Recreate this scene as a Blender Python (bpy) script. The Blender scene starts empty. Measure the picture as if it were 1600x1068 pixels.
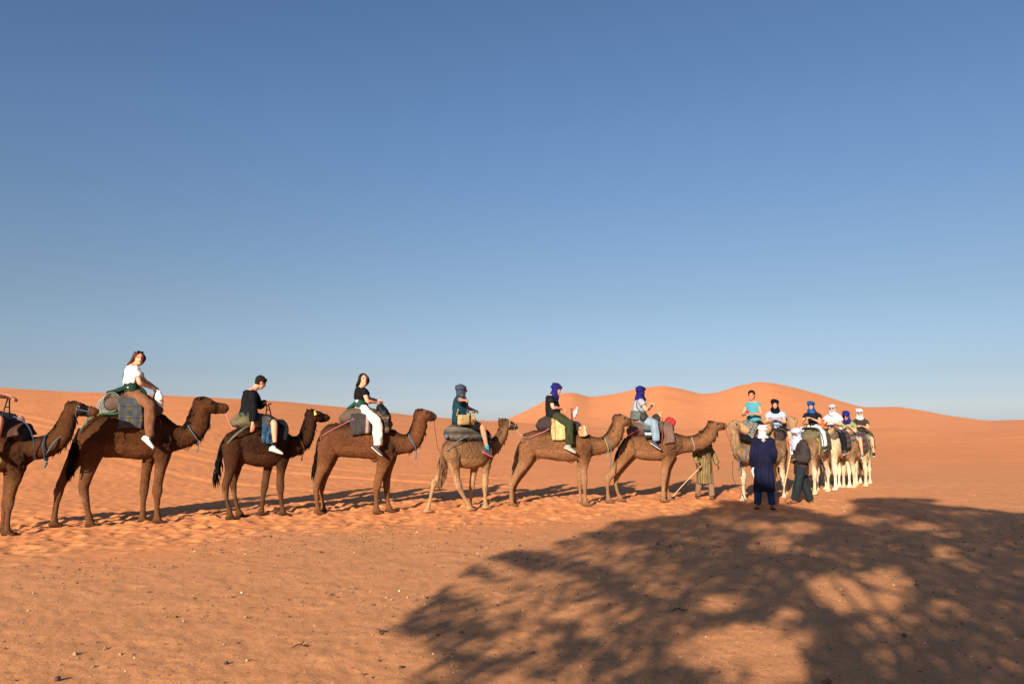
import bpy, math, random
import numpy as np
from mathutils import Vector, Matrix

# ------------------------------------------------------------------ camera, sky, sun, exposure
SC = bpy.context.scene
COL = SC.collection
FPX = 1225.0; HORIZON = 660.0; CAMZ = 1.70
PITCH = math.atan((HORIZON - 534.0) / FPX)
cd = bpy.data.cameras.new('camera'); cam = bpy.data.objects.new('camera', cd); COL.objects.link(cam)
cd.sensor_width = 36.0; cd.lens = FPX / 1600.0 * 36.0; cd.clip_start = 0.05; cd.clip_end = 8000
cam.location = (0, 0, CAMZ); cam.rotation_euler = (math.radians(90) + PITCH, 0, 0)
SC.camera = cam
SC.render.resolution_x = 1024; SC.render.resolution_y = 683
SUN_EL = 19.0; SUN_AZ = 21.0      # sun stands behind the camera, a little to the left
w = bpy.data.worlds.new("World"); SC.world = w; w.use_nodes = True
nt = w.node_tree
bgn = nt.nodes['Background']; sky = nt.nodes.new('ShaderNodeTexSky')
sky.sky_type = 'NISHITA'; sky.sun_disc = False
sky.sun_elevation = math.radians(SUN_EL); sky.sun_rotation = math.radians(180 + SUN_AZ)
sky.altitude = 700; sky.air_density = 1.0; sky.dust_density = 1.6; sky.ozone_density = 4.0
# desert dust in the low air: greyer towards the horizon
_tc = nt.nodes.new('ShaderNodeTexCoord'); _sp = nt.nodes.new('ShaderNodeSeparateXYZ'); nt.links.new(_tc.outputs['Generated'], _sp.inputs[0])
_rp = nt.nodes.new('ShaderNodeValToRGB'); nt.links.new(_sp.outputs[2], _rp.inputs[0]); _e = _rp.color_ramp.elements
for _p, _c in ((0.0, (1.30, 1.22, 1.40)), (.012, (1.04, .99, 1.14)), (.035, (.80, .75, .87)), (.06, (.75, .66, .70)), (.15, (.81, .69, .62)), (.24, (.83, .74, .68)), (.35, (.82, .79, .77)), (.55, (.75, .77, .79))):
    _n = _e.new(_p) if _p > 0 else _e[0]; _n.position = _p; _n.color = (*_c, 1)
_e[-1].position = 1.0; _e[-1].color = (.75, .77, .79, 1)
_mx = nt.nodes.new('ShaderNodeMix'); _mx.data_type = 'RGBA'; _mx.blend_type = 'MULTIPLY'; _mx.inputs[0].default_value = 1.0
nt.links.new(sky.outputs[0], _mx.inputs[6]); nt.links.new(_rp.outputs[0], _mx.inputs[7])
nt.links.new(_mx.outputs[2], bgn.inputs[0]); bgn.inputs[1].default_value = 0.080
sl = bpy.data.lights.new('sun', 'SUN'); sl.energy = 5.0; sl.angle = math.radians(0.53); sl.color = (1.0, 0.88, 0.72)
so = bpy.data.objects.new('sun', sl); COL.objects.link(so)
el, az = math.radians(SUN_EL), math.radians(SUN_AZ)
TOSUN = Vector((-math.sin(az) * math.cos(el), -math.cos(az) * math.cos(el), math.sin(el)))
so.rotation_euler = TOSUN.to_track_quat('Z', 'Y').to_euler(); so.location = TOSUN * 60
SC.view_settings.view_transform = 'Standard'; SC.view_settings.look = 'None'
SC.view_settings.exposure = 0.92; SC.view_settings.gamma = 1.0
random.seed(7); RNG = np.random.default_rng(7)

# ------------------------------------------------------------------ picture <-> place
FWD = Vector((0, math.cos(PITCH), math.sin(PITCH))); UPV = Vector((0, -math.sin(PITCH), math.cos(PITCH)))
def ray(px, py):
    return FWD + Vector((1, 0, 0)) * ((px - 800) / FPX) + UPV * (-(py - 534) / FPX)
CAMP = Vector((0, 0, CAMZ))
def ground_pt(px, py, z=0.0):
    d = ray(px, py); return CAMP + d * ((z - CAMZ) / d.z)
class Crop:
    def __init__(s, ox, oy, k): s.ox, s.oy, s.k = ox, oy, k
    def __call__(s, x, y): return (s.ox + x / s.k, s.oy + y / s.k)
class Frame:
    """a thing's own axes: origin on the ground, x forward, y to its left, z up"""
    def __init__(s, O, yaw, crop=None):
        s.O = Vector((O[0], O[1], 0)); s.yaw = yaw; s.crop = crop
        s.h = Vector((math.cos(yaw), math.sin(yaw), 0)); s.l = Vector((-math.sin(yaw), math.cos(yaw), 0))
    def p(s, x, y, lat=0.0):
        if s.crop: x, y = s.crop(x, y)
        d = ray(x, y); P0 = s.O + s.l * lat
        t = (P0 - CAMP).dot(s.l) / d.dot(s.l)
        Q = CAMP + d * t - s.O
        return Vector((Q.dot(s.h), lat, Q.z))
    def mpp(s):            # metres per crop pixel at the origin
        dist = (s.O - CAMP).dot(FWD)
        return dist / FPX / (s.crop.k if s.crop else 1.0)
    def world(s, v): return s.O + s.h * v[0] + s.l * v[1] + Vector((0, 0, v[2]))
    def local(s, W):
        Q = Vector(W) - s.O; return Vector((Q.dot(s.h), Q.dot(s.l), Q.z))

# ------------------------------------------------------------------ noise
def _h(ix, iy, iz, seed):
    n = (ix.astype(np.int64) * 374761393 + iy.astype(np.int64) * 668265263 + iz.astype(np.int64) * 2147483647 + seed * 1274126177) & 0xffffffff
    n = ((n ^ (n >> 13)) * 1274126177) & 0xffffffff
    n = n ^ (n >> 16)
    return (n & 0xffff) / 32767.5 - 1.0
def noise3(p, seed=0):
    f = np.floor(p); t = p - f; t = t * t * (3 - 2 * t); r = 0
    for dx in (0, 1):
        wx = t[:, 0] if dx else 1 - t[:, 0]
        for dy in (0, 1):
            wy = t[:, 1] if dy else 1 - t[:, 1]
            for dz in (0, 1):
                wz = t[:, 2] if dz else 1 - t[:, 2]
                r = r + wx * wy * wz * _h(f[:, 0] + dx, f[:, 1] + dy, f[:, 2] + dz, seed)
    return r
def noise2(x, y, seed=0):
    fx, fy = np.floor(x), np.floor(y); tx, ty = x - fx, y - fy
    tx = tx * tx * (3 - 2 * tx); ty = ty * ty * (3 - 2 * ty); z = np.zeros_like(fx)
    return ((1 - tx) * (1 - ty) * _h(fx, fy, z, seed) + tx * (1 - ty) * _h(fx + 1, fy, z, seed)
            + (1 - tx) * ty * _h(fx, fy + 1, z, seed) + tx * ty * _h(fx + 1, fy + 1, z, seed))
def fbm2(x, y, oct=3, seed=0):
    r = 0; a = 1.0; c, s_ = math.cos(.6), math.sin(.6)
    for k in range(oct):
        r = r + a * noise2(x, y, seed + k); a *= .5; x, y = 2.03 * (c * x - s_ * y), 2.03 * (s_ * x + c * y)
    return r

# ------------------------------------------------------------------ materials
def lin(c): return tuple(((v / 255.0) / 12.92 if v <= 10 else ((v / 255.0 + .055) / 1.055) ** 2.4) for v in c)
def newmat(name, rough=.8, spec=.3, sheen=0):
    m = bpy.data.materials.new(name); m.use_nodes = True
    b = m.node_tree.nodes['Principled BSDF']; b.inputs['Roughness'].default_value = rough
    b.inputs['Specular IOR Level'].default_value = spec
    if sheen: b.inputs['Sheen Weight'].default_value = sheen; b.inputs['Sheen Roughness'].default_value = .5
    return m, m.node_tree, b
def N(t, kind, **kw):
    n = t.nodes.new('ShaderNode' + kind)
    for k, v in kw.items():
        if hasattr(n, k): setattr(n, k, v)
        else: n.inputs[k.replace('_', ' ')].default_value = v
    return n
def ramp(t, fac, stops):
    r = t.nodes.new('ShaderNodeValToRGB'); e = r.color_ramp.elements
    while len(e) < len(stops): e.new(.5)
    for i, (p, c) in enumerate(stops): e[i].position = p; e[i].color = (*c, 1) if len(c) == 3 else c
    t.links.new(fac, r.inputs[0]); return r.outputs[0]
def mixc(t, a, b, fac, mode='MIX'):
    m = t.nodes.new('ShaderNodeMix'); m.data_type = 'RGBA'; m.blend_type = mode
    for s, v in ((m.inputs[0], fac), (m.inputs[6], a), (m.inputs[7], b)):
        if isinstance(v, (int, float)): s.default_value = v
        elif isinstance(v, tuple): s.default_value = (*v, 1)
        else: t.links.new(v, s)
    return m.outputs[2]
def coords(t, scale=(1, 1, 1), rot=(0, 0, 0)):
    c = t.nodes.new('ShaderNodeTexCoord'); m = t.nodes.new('ShaderNodeMapping')
    m.inputs['Scale'].default_value = scale; m.inputs['Rotation'].default_value = rot
    t.links.new(c.outputs['Object'], m.inputs[0]); return m.outputs[0]
def bump(t, b, h, strength, dist):
    n = t.nodes.new('ShaderNodeBump'); n.inputs['Strength'].default_value = strength; n.inputs['Distance'].default_value = dist
    t.links.new(h, n.inputs['Height']); t.links.new(n.outputs[0], b.inputs['Normal'])
_mats = {}
def attr_mat(name, rough=.8, nscale=30, namt=.3, bdist=.004, bstr=.5, sheen=0, spec=.3):
    """colour per vertex (the coat's or skin's own colour), mottled and bumped by noise"""
    if name in _mats: return _mats[name]
    m, t, b = newmat(name, rough, spec, sheen)
    a = t.nodes.new('ShaderNodeAttribute'); a.attribute_name = 'Col'
    n = N(t, 'TexNoise', Scale=nscale, Detail=5.0, Roughness=.7); t.links.new(coords(t), n.inputs[0])
    v = ramp(t, n.outputs[0], [(.32, (1 - namt,) * 3), (.68, (1 + namt,) * 3)])
    t.links.new(mixc(t, a.outputs[0], v, 1.0, 'MULTIPLY'), b.inputs['Base Color'])
    bump(t, b, n.outputs[0], bstr, bdist); _mats[name] = m; return m
def dye(c):
    c = lin(c); return tuple(v * (.62 if max(c) < .6 else .72) for v in c)
def cloth(name, c, rough=.85, c2=None, nscale=9, amt=.22, weave=260, sheen=.0):
    if name in _mats: return _mats[name]
    m, t, b = newmat(name, rough, .12, sheen * .3); c = dye(c)
    n = N(t, 'TexNoise', Scale=nscale, Detail=3.0); t.links.new(coords(t), n.inputs[0])
    lo = tuple(v * (1 - amt) for v in c) if c2 is None else dye(c2)
    t.links.new(ramp(t, n.outputs[0], [(.35, lo), (.65, tuple(v * (1 + amt * .6) for v in c))]), b.inputs['Base Color'])
    n2 = N(t, 'TexNoise', Scale=26.0, Detail=5.0); t.links.new(coords(t), n2.inputs[0])
    bump(t, b, n2.outputs[0], .5, .012); _mats[name] = m; return m
def pattern(name, kind, cols, scale=1.0):
    """woven patterns in the blanket's own axes"""
    if name in _mats: return _mats[name]
    m, t, b = newmat(name, .92, .1, 0); A = [dye(c) for c in cols]
    co = coords(t); sep = t.nodes.new('ShaderNodeSeparateXYZ'); t.links.new(co, sep.inputs[0])
    def stripe(axis, freq, th, off=0.0):
        a = N(t, 'Math', operation='MULTIPLY_ADD'); a.inputs[1].default_value = freq; a.inputs[2].default_value = off
        t.links.new(sep.outputs[axis], a.inputs[0]); f = N(t, 'Math', operation='FRACT'); t.links.new(a.outputs[0], f.inputs[0])
        g = N(t, 'Math', operation='LESS_THAN'); g.inputs[1].default_value = th; t.links.new(f.outputs[0], g.inputs[0]); return g.outputs[0]
    if kind == 'plaid':
        c = mixc(t, A[0], A[1], stripe(0, 5.2, .5)); c = mixc(t, c, mixc(t, A[2], A[0], stripe(0, 5.2, .5)), stripe(2, 5.2, .5))
        c = mixc(t, c, tuple(v * .6 for v in A[0]), stripe(2, 5.2, .07, .25))
    elif kind == 'stripe':
        c = mixc(t, A[0], A[1], stripe(0, 2.4, .12, scale))
        n = N(t, 'TexNoise', Scale=60.0); t.links.new(co, n.inputs[0]); c = mixc(t, c, tuple(v * 2.1 for v in A[0]), ramp(t, n.outputs[0], [(.55, (0, 0, 0)), (.62, (.6,) * 3)]))
    elif kind == 'motif':
        v = N(t, 'TexVoronoi', Scale=13.0 * scale); t.links.new(co, v.inputs[0])
        c = mixc(t, A[1], A[0], ramp(t, v.outputs['Distance'], [(.26, (0, 0, 0)), (.34, (1, 1, 1))]))
        c = mixc(t, c, A[0], stripe(0, 3.2, .35)); c = mixc(t, c, A[2], stripe(0, 3.2, .06, .1))
    elif kind == 'kilim':
        c = mixc(t, A[0], A[1], stripe(2, 8 * scale, .4)); c = mixc(t, c, A[2], stripe(2, 8 * scale, .12, .3))
        w_ = N(t, 'TexChecker', Scale=34.0 * scale); t.links.new(co, w_.inputs[0]); w_.inputs[1].default_value = (1, 1, 1, 1); w_.inputs[2].default_value = (.8, .8, .8, 1)
        c = mixc(t, c, w_.outputs[0], 1.0, 'MULTIPLY')
    elif kind == 'vstripe':
        at = t.nodes.new('ShaderNodeAttribute'); at.attribute_name = 'Str'
        a = N(t, 'Math', operation='MULTIPLY'); a.inputs[1].default_value = scale; t.links.new(at.outputs['Fac'], a.inputs[0])
        f = N(t, 'Math', operation='FRACT'); t.links.new(a.outputs[0], f.inputs[0])
        c = mixc(t, A[0], A[1], ramp(t, f.outputs[0], [(.0, (1, 1, 1)), (.3, (1, 1, 1)), (.36, (0, 0, 0))]))
    n = N(t, 'TexNoise', Scale=9.0, Detail=4.0); t.links.new(co, n.inputs[0])
    c = mixc(t, c, ramp(t, n.outputs[0], [(.3, (.7,) * 3), (.7, (1.15,) * 3)]), 1.0, 'MULTIPLY')
    t.links.new(c, b.inputs['Base Color'])
    n2 = N(t, 'TexNoise', Scale=120.0, Detail=3.0); t.links.new(co, n2.inputs[0]); bump(t, b, n2.outputs[0], .5, .006)
    _mats[name] = m; return m

# ------------------------------------------------------------------ geometry
class Geo:
    def __init__(s): s.v = []; s.f = []
    def tube(s, pts, lat=(0, 1, 0), seg=16, sub=4, cap=.75, closed=False):
        """pts: (pos, r_lateral, r_other); swept ellipse with rounded ends"""
        P = np.array([list(p[0]) for p in pts], float); R = np.array([[p[1], p[2]] for p in pts], float)
        n = len(P); A = np.hstack([P, R]); out = []
        if closed: ext = lambda i: A[i % n]
        else: ext = lambda i: A[max(0, min(n - 1, i))] if 0 <= i < n else (2 * A[0] - A[1] if i < 0 else 2 * A[-1] - A[-2])
        m = n if closed else n - 1
        for i in range(m):
            a, b, c, d = ext(i - 1), ext(i), ext(i + 1), ext(i + 2)
            for k in range(sub):
                t = k / sub
                out.append(.5 * ((2 * b) + (-a + c) * t + (2 * a - 5 * b + 4 * c - d) * t * t + (-a + 3 * b - 3 * c + d) * t ** 3))
        if not closed: out.append(A[-1])
        out = np.array(out); out[:, 3:] = np.maximum(out[:, 3:], 1e-4); K = len(out)
        if closed: T = np.roll(out[:, :3], -1, 0) - np.roll(out[:, :3], 1, 0)
        else: T = np.gradient(out[:, :3], axis=0)
        T /= np.linalg.norm(T, axis=1)[:, None] + 1e-9
        rings = []
        L = np.array(lat, float)
        if not closed and cap > 0:
            def capr(i, sg):
                r = min(out[i, 3], out[i, 4]); res = []
                for a in (25, 50, 72, 86):
                    a = math.radians(a); o = out[i].copy(); o[:3] += sg * T[i] * r * math.sin(a) * cap; o[3:] *= math.cos(a); res.append((o, T[i]))
                return res
            rings += capr(0, -1)[::-1]
        rings += [(out[i], T[i]) for i in range(K)]
        if not closed and cap > 0: rings += capr(K - 1, 1)
        b0 = len(s.v); ang = np.linspace(0, 2 * math.pi, seg, endpoint=False)
        for o, t in rings:
            l = L - t * L.dot(t); nn = np.linalg.norm(l)
            if nn < 1e-3: l = np.array((t[1], -t[0], .01)); l = l - t * l.dot(t); nn = np.linalg.norm(l)
            l = l / nn; q = np.cross(l, t)
            for a in ang: s.v.append(tuple(o[:3] + l * o[3] * math.cos(a) + q * o[4] * math.sin(a)))
        nr = len(rings); lim = nr if closed else nr - 1
        for i in range(lim):
            j = (i + 1) % nr
            for k in range(seg):
                k2 = (k + 1) % seg
                s.f.append((b0 + i * seg + k, b0 + i * seg + k2, b0 + j * seg + k2, b0 + j * seg + k))
        if not closed:
            s.f.append(tuple(b0 + k for k in range(seg))[::-1]); s.f.append(tuple(b0 + (nr - 1) * seg + k for k in range(seg)))
        return s
    def ball(s, c, r, ax=None, seg=16, rings=10):
        c = np.array(c, float); r = (r, r, r) if isinstance(r, (int, float)) else r
        ax = np.eye(3) if ax is None else np.array([list(a) for a in ax], float)
        b0 = len(s.v)
        for i in range(1, rings):
            a = math.pi * i / rings
            for k in range(seg):
                p = 2 * math.pi * k / seg
                s.v.append(tuple(c + ax[0] * r[0] * math.sin(a) * math.cos(p) + ax[1] * r[1] * math.sin(a) * math.sin(p) + ax[2] * r[2] * math.cos(a)))
        s.v.append(tuple(c + ax[2] * r[2])); s.v.append(tuple(c - ax[2] * r[2])); tp, bt = len(s.v) - 2, len(s.v) - 1
        for i in range(rings - 2):
            for k in range(seg):
                k2 = (k + 1) % seg
                s.f.append((b0 + i * seg + k, b0 + (i + 1) * seg + k, b0 + (i + 1) * seg + k2, b0 + i * seg + k2))
        for k in range(seg):
            k2 = (k + 1) % seg; s.f.append((tp, b0 + k, b0 + k2)); s.f.append((bt, b0 + (rings - 2) * seg + k2, b0 + (rings - 2) * seg + k))
        return s
    def box(s, c, h, ax=None):
        c = np.array(c, float); ax = np.eye(3) if ax is None else np.array([list(a) for a in ax], float); b0 = len(s.v)
        for dx in (-1, 1):
            for dy in (-1, 1):
                for dz in (-1, 1): s.v.append(tuple(c + ax[0] * h[0] * dx + ax[1] * h[1] * dy + ax[2] * h[2] * dz))
        for q in ((0, 1, 3, 2), (4, 6, 7, 5), (0, 4, 5, 1), (2, 3, 7, 6), (0, 2, 6, 4), (1, 5, 7, 3)): s.f.append(tuple(b0 + k for k in q))
        return s
    def sheet(s, P, th):
        """P: grid of points [i][j]; a cloth of thickness th"""
        P = np.array(P, float); ni, nj = P.shape[:2]
        du = np.gradient(P, axis=0); dv = np.gradient(P, axis=1); nn = np.cross(du, dv); nn /= np.linalg.norm(nn, axis=2)[..., None] + 1e-9
        b0 = len(s.v)
        for Q in (P + nn * th / 2, P - nn * th / 2): s.v += [tuple(v) for v in Q.reshape(-1, 3)]
        id_ = lambda k, i, j: b0 + k * ni * nj + i * nj + j
        for i in range(ni - 1):
            for j in range(nj - 1):
                s.f.append((id_(0, i, j), id_(0, i + 1, j), id_(0, i + 1, j + 1), id_(0, i, j + 1)))
                s.f.append((id_(1, i, j), id_(1, i, j + 1), id_(1, i + 1, j + 1), id_(1, i + 1, j)))
        for i in range(ni - 1):
            s.f.append((id_(0, i, 0), id_(1, i, 0), id_(1, i + 1, 0), id_(0, i + 1, 0)))
            s.f.append((id_(0, i, nj - 1), id_(0, i + 1, nj - 1), id_(1, i + 1, nj - 1), id_(1, i, nj - 1)))
        for j in range(nj - 1):
            s.f.append((id_(0, 0, j), id_(0, 0, j + 1), id_(1, 0, j + 1), id_(1, 0, j)))
            s.f.append((id_(0, ni - 1, j), id_(1, ni - 1, j), id_(1, ni - 1, j + 1), id_(0, ni - 1, j + 1)))
        return s
    def mesh(s, name, smooth=True):
        me = bpy.data.meshes.new(name); me.from_pydata(s.v, [], s.f); me.update()
        if smooth: me.polygons.foreach_set('use_smooth', [True] * len(me.polygons))
        return me
def remesh(geo, name, voxel, smooth=2):
    me = geo.mesh('tmp'); o = bpy.data.objects.new('tmp', me); COL.objects.link(o)
    m = o.modifiers.new('r', 'REMESH'); m.mode = 'VOXEL'; m.voxel_size = voxel; m.adaptivity = 0
    if smooth: q = o.modifiers.new('s', 'SMOOTH'); q.iterations = smooth; q.factor = .5
    dg = bpy.context.evaluated_depsgraph_get(); dg.update()
    out = bpy.data.meshes.new_from_object(o.evaluated_get(dg)); out.name = name; out.materials.clear()
    bpy.data.objects.remove(o); bpy.data.meshes.remove(me)
    out.polygons.foreach_set('use_smooth', [True] * len(out.polygons)); return out
def vco(me):
    a = np.empty(len(me.vertices) * 3, np.float32); me.vertices.foreach_get('co', a); return a.reshape(-1, 3).astype(float)
def vno(me):
    a = np.empty(len(me.vertices) * 3, np.float32); me.vertices.foreach_get('normal', a); return a.reshape(-1, 3).astype(float)
def setco(me, co): me.vertices.foreach_set('co', co.astype(np.float32).ravel()); me.update()
def setcol(me, c):
    at = me.color_attributes.new('Col', 'FLOAT_COLOR', 'POINT')
    at.data.foreach_set('color', np.hstack([c, np.ones((len(c), 1))]).astype(np.float32).ravel())
def wrinkle(me, amp=.006, sc=(14, 14, 7), seed=0):
    co = vco(me); n = noise3(co * np.array(sc), seed) + .5 * noise3(co * np.array(sc) * 2.1, seed + 5)
    setco(me, co + vno(me) * (n * amp)[:, None])
def link(name, me, mat, parent=None, loc=None, yaw=0):
    o = bpy.data.objects.new(name, me); COL.objects.link(o)
    if mat: me.materials.clear(); me.materials.append(mat)
    if parent: o.parent = parent
    if loc is not None: o.location = loc; o.rotation_euler = (0, 0, yaw)
    return o
def thing(name, label, cat, fr=None, group=None, base=None):
    o = bpy.data.objects.new(name, None); COL.objects.link(o); o.empty_display_size = .2
    if fr: o.location = fr.world(base) if base is not None else fr.O; o.rotation_euler = (0, 0, fr.yaw)
    o['label'] = label; o['category'] = cat
    if group: o['group'] = group
    o['base'] = tuple(base) if base is not None else (0., 0., 0.)
    return o
def part(name, me, mat, root):
    """me is in the frame's axes; shifted to the root's base"""
    b = root['base']
    if b[0] or b[1] or b[2]: me.transform(Matrix.Translation((-b[0], -b[1], -b[2])))
    return link(name, me, mat, root)
def sub(name, me, mat, prt):
    b = prt.parent['base']
    if b[0] or b[1] or b[2]: me.transform(Matrix.Translation((-b[0], -b[1], -b[2])))
    return link(name, me, mat, prt)
def tagged(o, label, cat, group=None):
    o['label'] = label; o['category'] = cat
    if group: o['group'] = group
    return o

# ------------------------------------------------------------------ ground with dunes
def pxu(px): return (px - 800) / FPX
def crest_z(tab, u, Y):
    """height that puts a crest at depth Y on the skyline table (px, py)"""
    xs = np.array([pxu(a) for a, _ in tab]); ys = np.array([b for _, b in tab], float)
    # smooth the table a little so that crests are round
    uu = np.linspace(xs[0], xs[-1], 1500); yy = np.interp(uu, xs, ys); k = np.hanning(17); k /= k.sum()
    yy = np.convolve(np.pad(yy, 8, mode='edge'), k, 'valid')
    py = np.interp(u * 1.0, uu, yy)
    v = (534 - py) / FPX; dy = math.cos(PITCH) - v * math.sin(PITCH); dz = math.sin(PITCH) + v * math.cos(PITCH)
    return CAMZ + Y * dz / dy
DA = [(-900, 640), (-500, 612), (-200, 600), (0, 605), (100, 611), (200, 614), (300, 619), (400, 624), (450, 627), (500, 632), (560, 638), (600, 643), (650, 649), (700, 653), (760, 657), (850, 663), (1000, 672), (1200, 680), (1800, 684)]
DB = [(300, 668), (600, 664), (740, 660), (790, 655), (812, 646), (830, 637), (855, 624), (875, 615), (892, 612), (908, 616), (922, 620), (960, 615), (1000, 606), (1035, 602), (1060, 606), (1095, 615), (1120, 613), (1150, 603), (1185, 596), (1210, 598), (1250, 607), (1300, 622), (1335, 633), (1350, 636), (1400, 635), (1440, 641), (1480, 649), (1540, 657), (1600, 655), (1750, 645), (2100, 632), (2600, 650)]
DCc = [(500, 690), (700, 684), (860, 676), (1000, 668), (1150, 670), (1300, 672), (1400, 669), (1500, 676), (1600, 671), (1900, 660), (2400, 665)]
def sstep(a, b, x):
    t = np.clip((x - a) / (b - a), 0, 1); return t * t * (3 - 2 * t)
def prints(x, y, cell, r, keep, seed):
    gx, gy = np.floor(x / cell), np.floor(y / cell); z = np.zeros_like(gx); acc = np.zeros_like(x)
    for i in (-1, 0, 1):
        for j in (-1, 0, 1):
            a, b = gx + i, gy + j; jx = _h(a, b, z, seed) * .5 + .5; jy = _h(a, b, z + 1, seed) * .5 + .5; kp = (_h(a, b, z + 2, seed) * .5 + .5) < keep
            d = np.hypot((x - (a + jx) * cell), (y - (b + jy) * cell) * .85) / (r * (.75 + .5 * jx)); acc = acc + kp * (-np.clip(1.15 - d * d, -0.0, 1) * 1.0 + .45 * np.exp(-((d - 1.35) / .28) ** 2))
    return acc
def row_y(x): return np.interp(x, [-9, -6, -2.6, 1, 3, 6, 12], [11.2, 12.6, 14.7, 16.0, 16.9, 17.5, 20.])
def H(x, y):
    x = np.asarray(x, float); y = np.asarray(y, float)
    Y = np.maximum(y, 1.0); u = np.clip(x / Y, -1.4, 1.6); front = sstep(4, 16, y)
    # left dune
    Yc = np.interp(u, [-1, -.4, 0, 1], [52, 60, 90, 110]); zc = crest_z(DA, u, Yc)
    Y0 = np.interp(u, [-1, -.6, -.2, .3], [14, 18, 24, 34])
    s = (Y - Y0) / (Yc - Y0)
    up = np.where(s < 1, sstep(0, 1.0, np.clip(s, 0, 1)) * .55 + .45 * np.clip(s, 0, 1) ** 1.25, 1 - .75 * sstep(1, 2.2, s) * 1.0)
    hA = np.maximum(zc, 0) * up
    # middle swell
    Yc2 = 78 + 6 * np.sin(u * 5); z2 = np.maximum(crest_z(DCc, u, Yc2), .05)
    hC = z2 * np.exp(-((Y - Yc2) / np.where(Y < Yc2, 17., 11.)) ** 2)
    # far dunes
    Yb = np.interp(u, [-.2, 0, .07, .2, .33, .45, .6, .8], [240, 210, 235, 200, 185, 230, 260, 230]); zb = np.maximum(crest_z(DB, u, Yb), 0)
    sb = (Y - 112) / (Yb - 112)
    prof = np.where(sb < 1, np.clip(sb, 0, 1) ** 1.05 * .6 + .4 * sstep(0, 1, sb), 1 - .8 * sstep(1, 1.9, sb))
    hB = zb * prof
    h = np.maximum(hA, 0) * front
    h = np.maximum(h, hB) + .25 * np.minimum(h, hB) * np.exp(-((h - hB) / 2.0) ** 2) * (Y < Yb * .8)
    h = np.maximum(h, hC * front * sstep(30, 45, Y))
    # long soft undulations on the dune faces, scaled so that they stay off the skyline
    face = sstep(22, 45, Y) * (1 - sstep(.86, 1.0, Y / np.where(u < 0, Yc, Yb)) * .9) * (Y < 260)
    amp = np.clip(h, 0, 8) * .03 + .03
    h = h + face * amp * .6 * (fbm2(x / 17 + .35 * y / 17, y / 30, 3, 11) + .25 * noise2((x + .4 * y) / 5, y / 9, 19))
    # churned sand along the caravan's way and the slope behind it
    d = y - row_y(x)
    churn = np.exp(-(np.clip(np.abs(d - .6) - 1.6, 0, 99) / 1.3) ** 2) * (1 - sstep(4.0, 9.0, x) * .7)
    back = sstep(-.5, 3, d) * (1 - sstep(38, 60, Y)) * (1 - sstep(-1, 5, x)) * .8
    f1 = np.abs(noise2(x / .42, y / .55, 3)); f2 = np.abs(noise2(x / .2 + 9, y / .26, 4)); f3 = fbm2(x / .9, y / 1.3, 2, 8)
    f4 = np.abs(noise2(x / .11, y / .15, 6)); pr = prints(x, y, .42, .10, .62, 91); rough_ = pr * .026 + (f1 * .022 + f2 * .034 + f4 * .020 + f3 * .024 - .022)
    h = h + rough_ * (churn + back * .55) * (Y > 6)
    # wheel and hoof tracks running up the slope behind the camels
    for (a0, a1, ph, am) in ((.55, .83, 2.5, .026), (.50, .86, 5.2, .024), (.62, .78, -1.5, .02)):
        tt = (x * a0 + (y - 18) * a1 - ph) + .35 * noise2(x / 3, y / 3, 33)
        h = h - am * np.exp(-(tt / .22) ** 2) * sstep(17, 19, y) * (1 - sstep(34, 44, y)) * (x < 0)
        h = h + am * .6 * np.exp(-((tt - .4) / .22) ** 2) * sstep(17, 19, y) * (1 - sstep(34, 44, y)) * (x < 0)
    # firm stony flat in front: small lumps, old prints
    flat = 1 - sstep(-3.6, -.6, d)
    h = h + flat * (prints(x, y, .9, .12, .25, 95) * .006 + .005 * fbm2(x / .33, y / .4, 3, 21) + .005 * noise2(x / 1.7, y / 1.5, 23) + .003 * np.abs(noise2(x / .12, y / .12, 24)) + .004 * noise2(x / .06, y / .06, 26))
    h = h + (1 - flat) * .006 * noise2(x / .1, y / .1, 25) * (Y < 40)
    for fx, fy, fr_ in FEET:          # sand packed down under every foot
        m_ = (np.abs(x - fx) < fr_ * 3) & (np.abs(y - fy) < fr_ * 3)
        if m_.any():
            d2 = ((x - fx) ** 2 + (y - fy) ** 2) / fr_ ** 2; w8 = np.exp(-d2 ** 1.6) * m_; rim = np.exp(-((np.sqrt(d2) - 1.5) / .35) ** 2) * m_
            h = h * (1 - w8) + w8 * -.006 + rim * .014
    return h
FEET = []
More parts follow.
